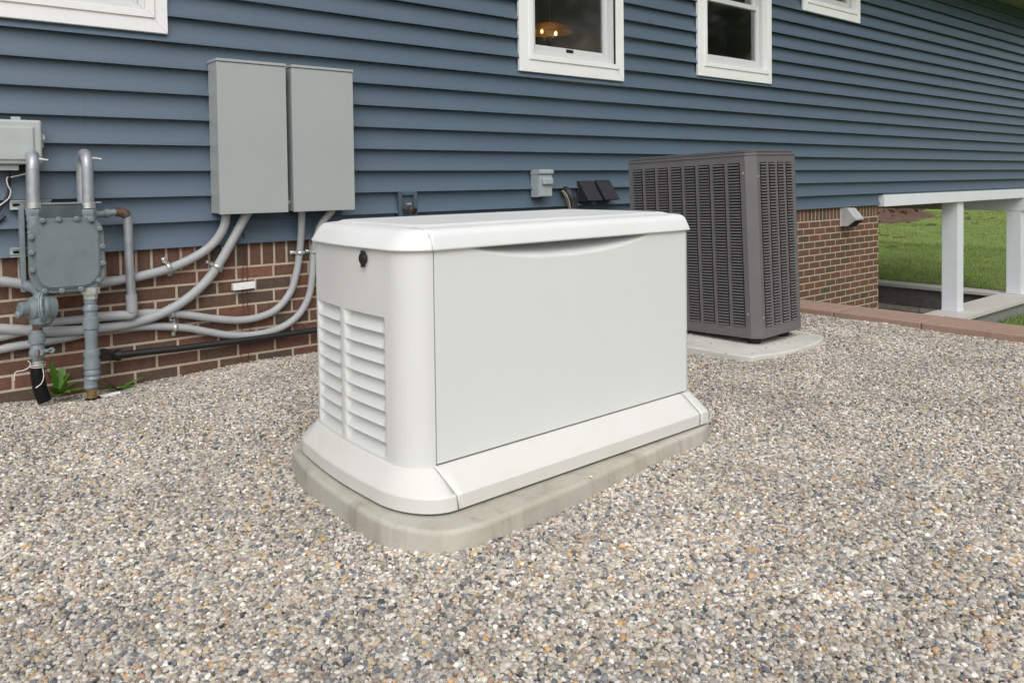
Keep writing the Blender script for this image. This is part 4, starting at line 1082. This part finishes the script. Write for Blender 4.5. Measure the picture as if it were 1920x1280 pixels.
f = MB(); f.lathe([(.006, 0), (.006, .003)], (w*.5, -.087, .045), axis=(0, -1, 0), n=10); f.build('screw', m_zinc, db); MB().lathe([(.012, 0), (.012, .002)], (0, -.035, .06), axis=(-1, 0, 0), n=12).build('knockout', m_disc, db)

# insulated line set
ls = thing('line_set', 'black insulated refrigerant hose curving out of the siding', 'hose', (0, 0, 0))
P = smooth_path([at(1056, 357, Y=-.0), at(1062, 358, Y=-.05), at(1069, 366, Y=-.085), at(1074, 380, Y=-.095), at(1077, 400, Y=-.10), at(1079, 440, Y=-.10)], 6)
MB().tube(P, [.030]*len(P), 16).build('insulation', mat('foam_insulation', (.02, .02, .022, 1), .55, noise=(30, .3), bump=(60, .004)), ls)
for k, off in enumerate((-.038, -.044)):
    P2 = [p+Vector((off, .01*k-.005, -.004*k)) for p in P[4:]]; MB().tube(P2, .0035, 8).build('copper_line', m_brass if k else m_pvc, ls)

# vent hoods
def hood(px0, px1, py0, py1, lab):
    a = at(px0, py1, Y=-.03); b_ = at(px1, py0, Y=-.03); x0, x1, z0, z1 = a.x, b_.x, a.z, b_.z
    t = thing('vent_hood', lab, 'vent', (x0, -.022, z0), group='black louvred vents on the siding'); w = x1-x0; h = z1-z0
    f = MB(); frame_ring(f, 0, w, 0, h, .014, -.012, 0, .002); f.box((.01, -.004, .01), (w-.01, -.001, h-.01)); f.build('flange', m_hood, t)
    M1 = Matrix(((0, 1, 0, .006), (1, 0, 0, 0), (0, 0, 1, 0), (0, 0, 0, 1)))
    f = MB(); f.prism([(-.01, h-.012), (-.018, h-.006), (-.118, .022), (-.116, .016), (-.108, .016), (-.012, h-.022)], w-.012, .001, 1, M1); f.build('hood_flap', m_hood, t)
    for x in (.0065, w-.0095):
        f = MB(); f.prism([(-.01, h-.014), (-.10, .03), (-.085, .012), (-.01, .012)], .003, 0, 1, Matrix(((0, 1, 0, x), (1, 0, 0, 0), (0, 0, 1, 0), (0, 0, 0, 1))))
        f.build('side_cheek', m_hood, t)
    return t
hood(1083, 1111, 339, 381, 'left of the two black vent hoods')
hood(1115, 1143, 337.5, 379, 'right of the two black vent hoods')
# dryer hood on the brick pier
a = at(1576, 424, Y=-.01); b_ = at(1581, 390, Y=-.01)
dh = thing('dryer_vent', 'bare metal dryer vent hood on the brick corner pier', 'vent', (a.x, -.006, a.z)); h = b_.z-a.z; w = .17
f = MB(); f.box((-.01, -.008, -.005), (w+.01, 0, h+.005), .002); f.build('flange', m_alu, dh)
f = MB(); f.prism([(-.008, 0), (-.008, h), (-.075, h), (-.165, h*.45), (-.165, h*.36), (-.08, 0)], w, .003, 2, Matrix(((0, 1, 0, 0), (1, 0, 0, 0), (0, 0, 1, 0), (0, 0, 0, 1)))); f.build('hood', m_alu, dh)
f = MB(); f.prism([(-.083, -.004), (-.162, h*.33), (-.158, h*.33+.004), (-.08, .0)], w-.02, 0, 1, Matrix(((0, 1, 0, .01), (1, 0, 0, 0), (0, 0, 1, -.004), (0, 0, 0, 1)))); f.build('damper', m_dark, dh)

# marker stick in the gravel
a = at(186, 745, Y=-.16); b_ = at(226, 737, Y=-.15)
mk = thing('marker_stick', 'flat white plastic marker lying by the foot of the gas riser', 'marker', (0, 0, 0))
d = (b_-a); u = d.normalized(); v = Vector((0, 0, 1)).cross(u).normalized(); wv_ = u.cross(v)
f = MB(); f.box((0, -.011, -.0015), (d.length, .011, .0015), .0012, 2)
f.v = [tuple(a+u*x+(v*.6+wv_*.8).normalized()*y+(wv_*.6-v*.8).normalized()*z) for x, y, z in f.v]; f.build('stick', m_trim, mk)
bl_ = at(175, 748, Y=-.17)
f = MB(); f.lathe([(.006, -.01), (.03, -.006), (.036, .0), (.024, .012), (.006, .014)], bl_, n=14)
tag(f.build('rubber_cap', m_black), 'black rubber cap in the gravel by the gas riser', 'cap')

# weeds
def leaf(b, base, d, L, w, droop, lobes=False):
    d = Vector(d).normalized(); s = d.cross(Vector((0, 0, 1))).normalized(); n = 8; vs = []; h = Vector((0, 0, 1))
    for i in range(n+1):
        t = i/n; p = base+d*L*t - h*droop*L*t*t
        ww = w*(.18+.82*math.sin(math.pi*min(1, t*.62+.25))**1.5*(1 if t < .8 else (1-t)/.2*.9+.1))
        if lobes: ww *= 1.15 if i % 2 else .62
        if i == n: ww = .0005
        vs += [p-s*ww+h*.15*ww, p-h*.1*ww, p+s*ww+h*.15*ww]
    b.add(vs, [q for i in range(n) for q in ((3*i, 3*i+1, 3*i+4, 3*i+3), (3*i+1, 3*i+2, 3*i+5, 3*i+4))], True)
def weed(loc_, label, leaves):
    t = thing('weed', label, 'weed', loc_)
    for (az, el, L, w, dr_, lb) in leaves:
        b = MB(); e = R(el); leaf(b, Vector((0, 0, 0)), (math.sin(R(az))*math.cos(e), math.cos(R(az))*math.cos(e), math.sin(e)), L*1.2, w*1.35, dr_, lb)
        b.build('leaf', m_leaf, t, auto=R(80))
random.seed(21)
p = at(108, 740, Y=-.09)
weed(p, 'leafy green weed growing by the black corrugated sleeve', [(-80, 72, .20, .018, .15, True), (-40, 80, .15, .016, .1, True), (60, 62, .11, .018, .2, False), (95, 45, .10, .02, .3, False), (110, 20, .10, .019, .2, False),
    (150, 35, .08, .018, .4, False), (-110, 40, .09, .018, .3, False), (190, 30, .07, .017, .4, False), (30, 70, .13, .017, .2, True), (-150, 55, .07, .015, .3, False), (85, 68, .12, .015, .35, False)])
p = at(222, 730, Y=-.05)
weed(p, 'small flat weed right of the gas riser', [(-95, 45, .10, .016, .1, True), (-80, 25, .09, .016, .2, True), (80, 22, .11, .013, .1, True), (100, 12, .09, .012, .2, True), (160, 35, .05, .013, .4, False), (-130, 30, .06, .014, .3, True)])

# ------------------------------------------------------------------ trees across the yard (seen mirrored in the windows)
def tree_mesh(seed):
    rnd = random.Random(seed); tr = MB(); tr.tube(smooth_path([(0, 0, 0), (.1, 0, 2.5), (-.05, .1, 5.5), (.05, 0, 9)], 3), [.28-.022*i for i in range(10)], 10)
    tips = []
    for k in range(9):
        z = 2.6+k*.75; a = k*2.4; L = 3.3-k*.22; p0 = Vector((0, 0, z)); p1 = Vector((math.cos(a)*L, math.sin(a)*L, z+1.2+rnd.random()))
        tr.tube([p0, p0.lerp(p1, .5)+Vector((0, 0, .25)), p1], [.09, .06, .02], 6); tips += [p1, p0.lerp(p1, .6)]
    tips += [Vector((0, 0, 10)), Vector((.4, .2, 9))]; v = []; f = []
    for t in tips:
        for _ in range(190):
            d = Vector((rnd.gauss(0, 1), rnd.gauss(0, 1), rnd.gauss(0, .75)))*.85; c = t+d; s = rnd.uniform(.09, .2)
            u = Vector((rnd.gauss(0, 1), rnd.gauss(0, 1), rnd.gauss(0, 1))).normalized(); w = u.cross(Vector((rnd.random(), rnd.random(), 1))).normalized()
            o = len(v); v += [c-u*s, c+w*s*.6, c+u*s, c-w*s*.6]; f.append((o, o+1, o+2, o+3))
    cr = MB(); cr.add(v, f); return tr, cr
for i, (x, y, s) in enumerate([(8, -17, 1.0), (13.5, -16, 1.15), (19.5, -18, 1.2), (26, -17, 1.1), (32.5, -19, 1.3), (40, -19, 1.4), (23, -24, 1.5), (3, -20, 1.1)]):
    if i == 0:
        a_, b_ = tree_mesh(3); root = thing('tree', '', 'tree'); t1 = a_.build('trunk', m_bark, root); t2 = b_.build('crown', m_tree, root)
    else:
        r2 = root.copy(); COL.objects.link(r2)
        for ch in (t1, t2): c = ch.copy(); COL.objects.link(c); c.parent = r2
        root_i = r2
    q = root if i == 0 else root_i
    q.location = (x, y, -1.0 if x > 5.3 else -.1); q.rotation_euler = (0, 0, i*1.1); q.scale = (s, s, s)
    tag(q, 'leafy tree across the yard, seen only mirrored in the window glass', 'tree', 'trees mirrored in the windows')
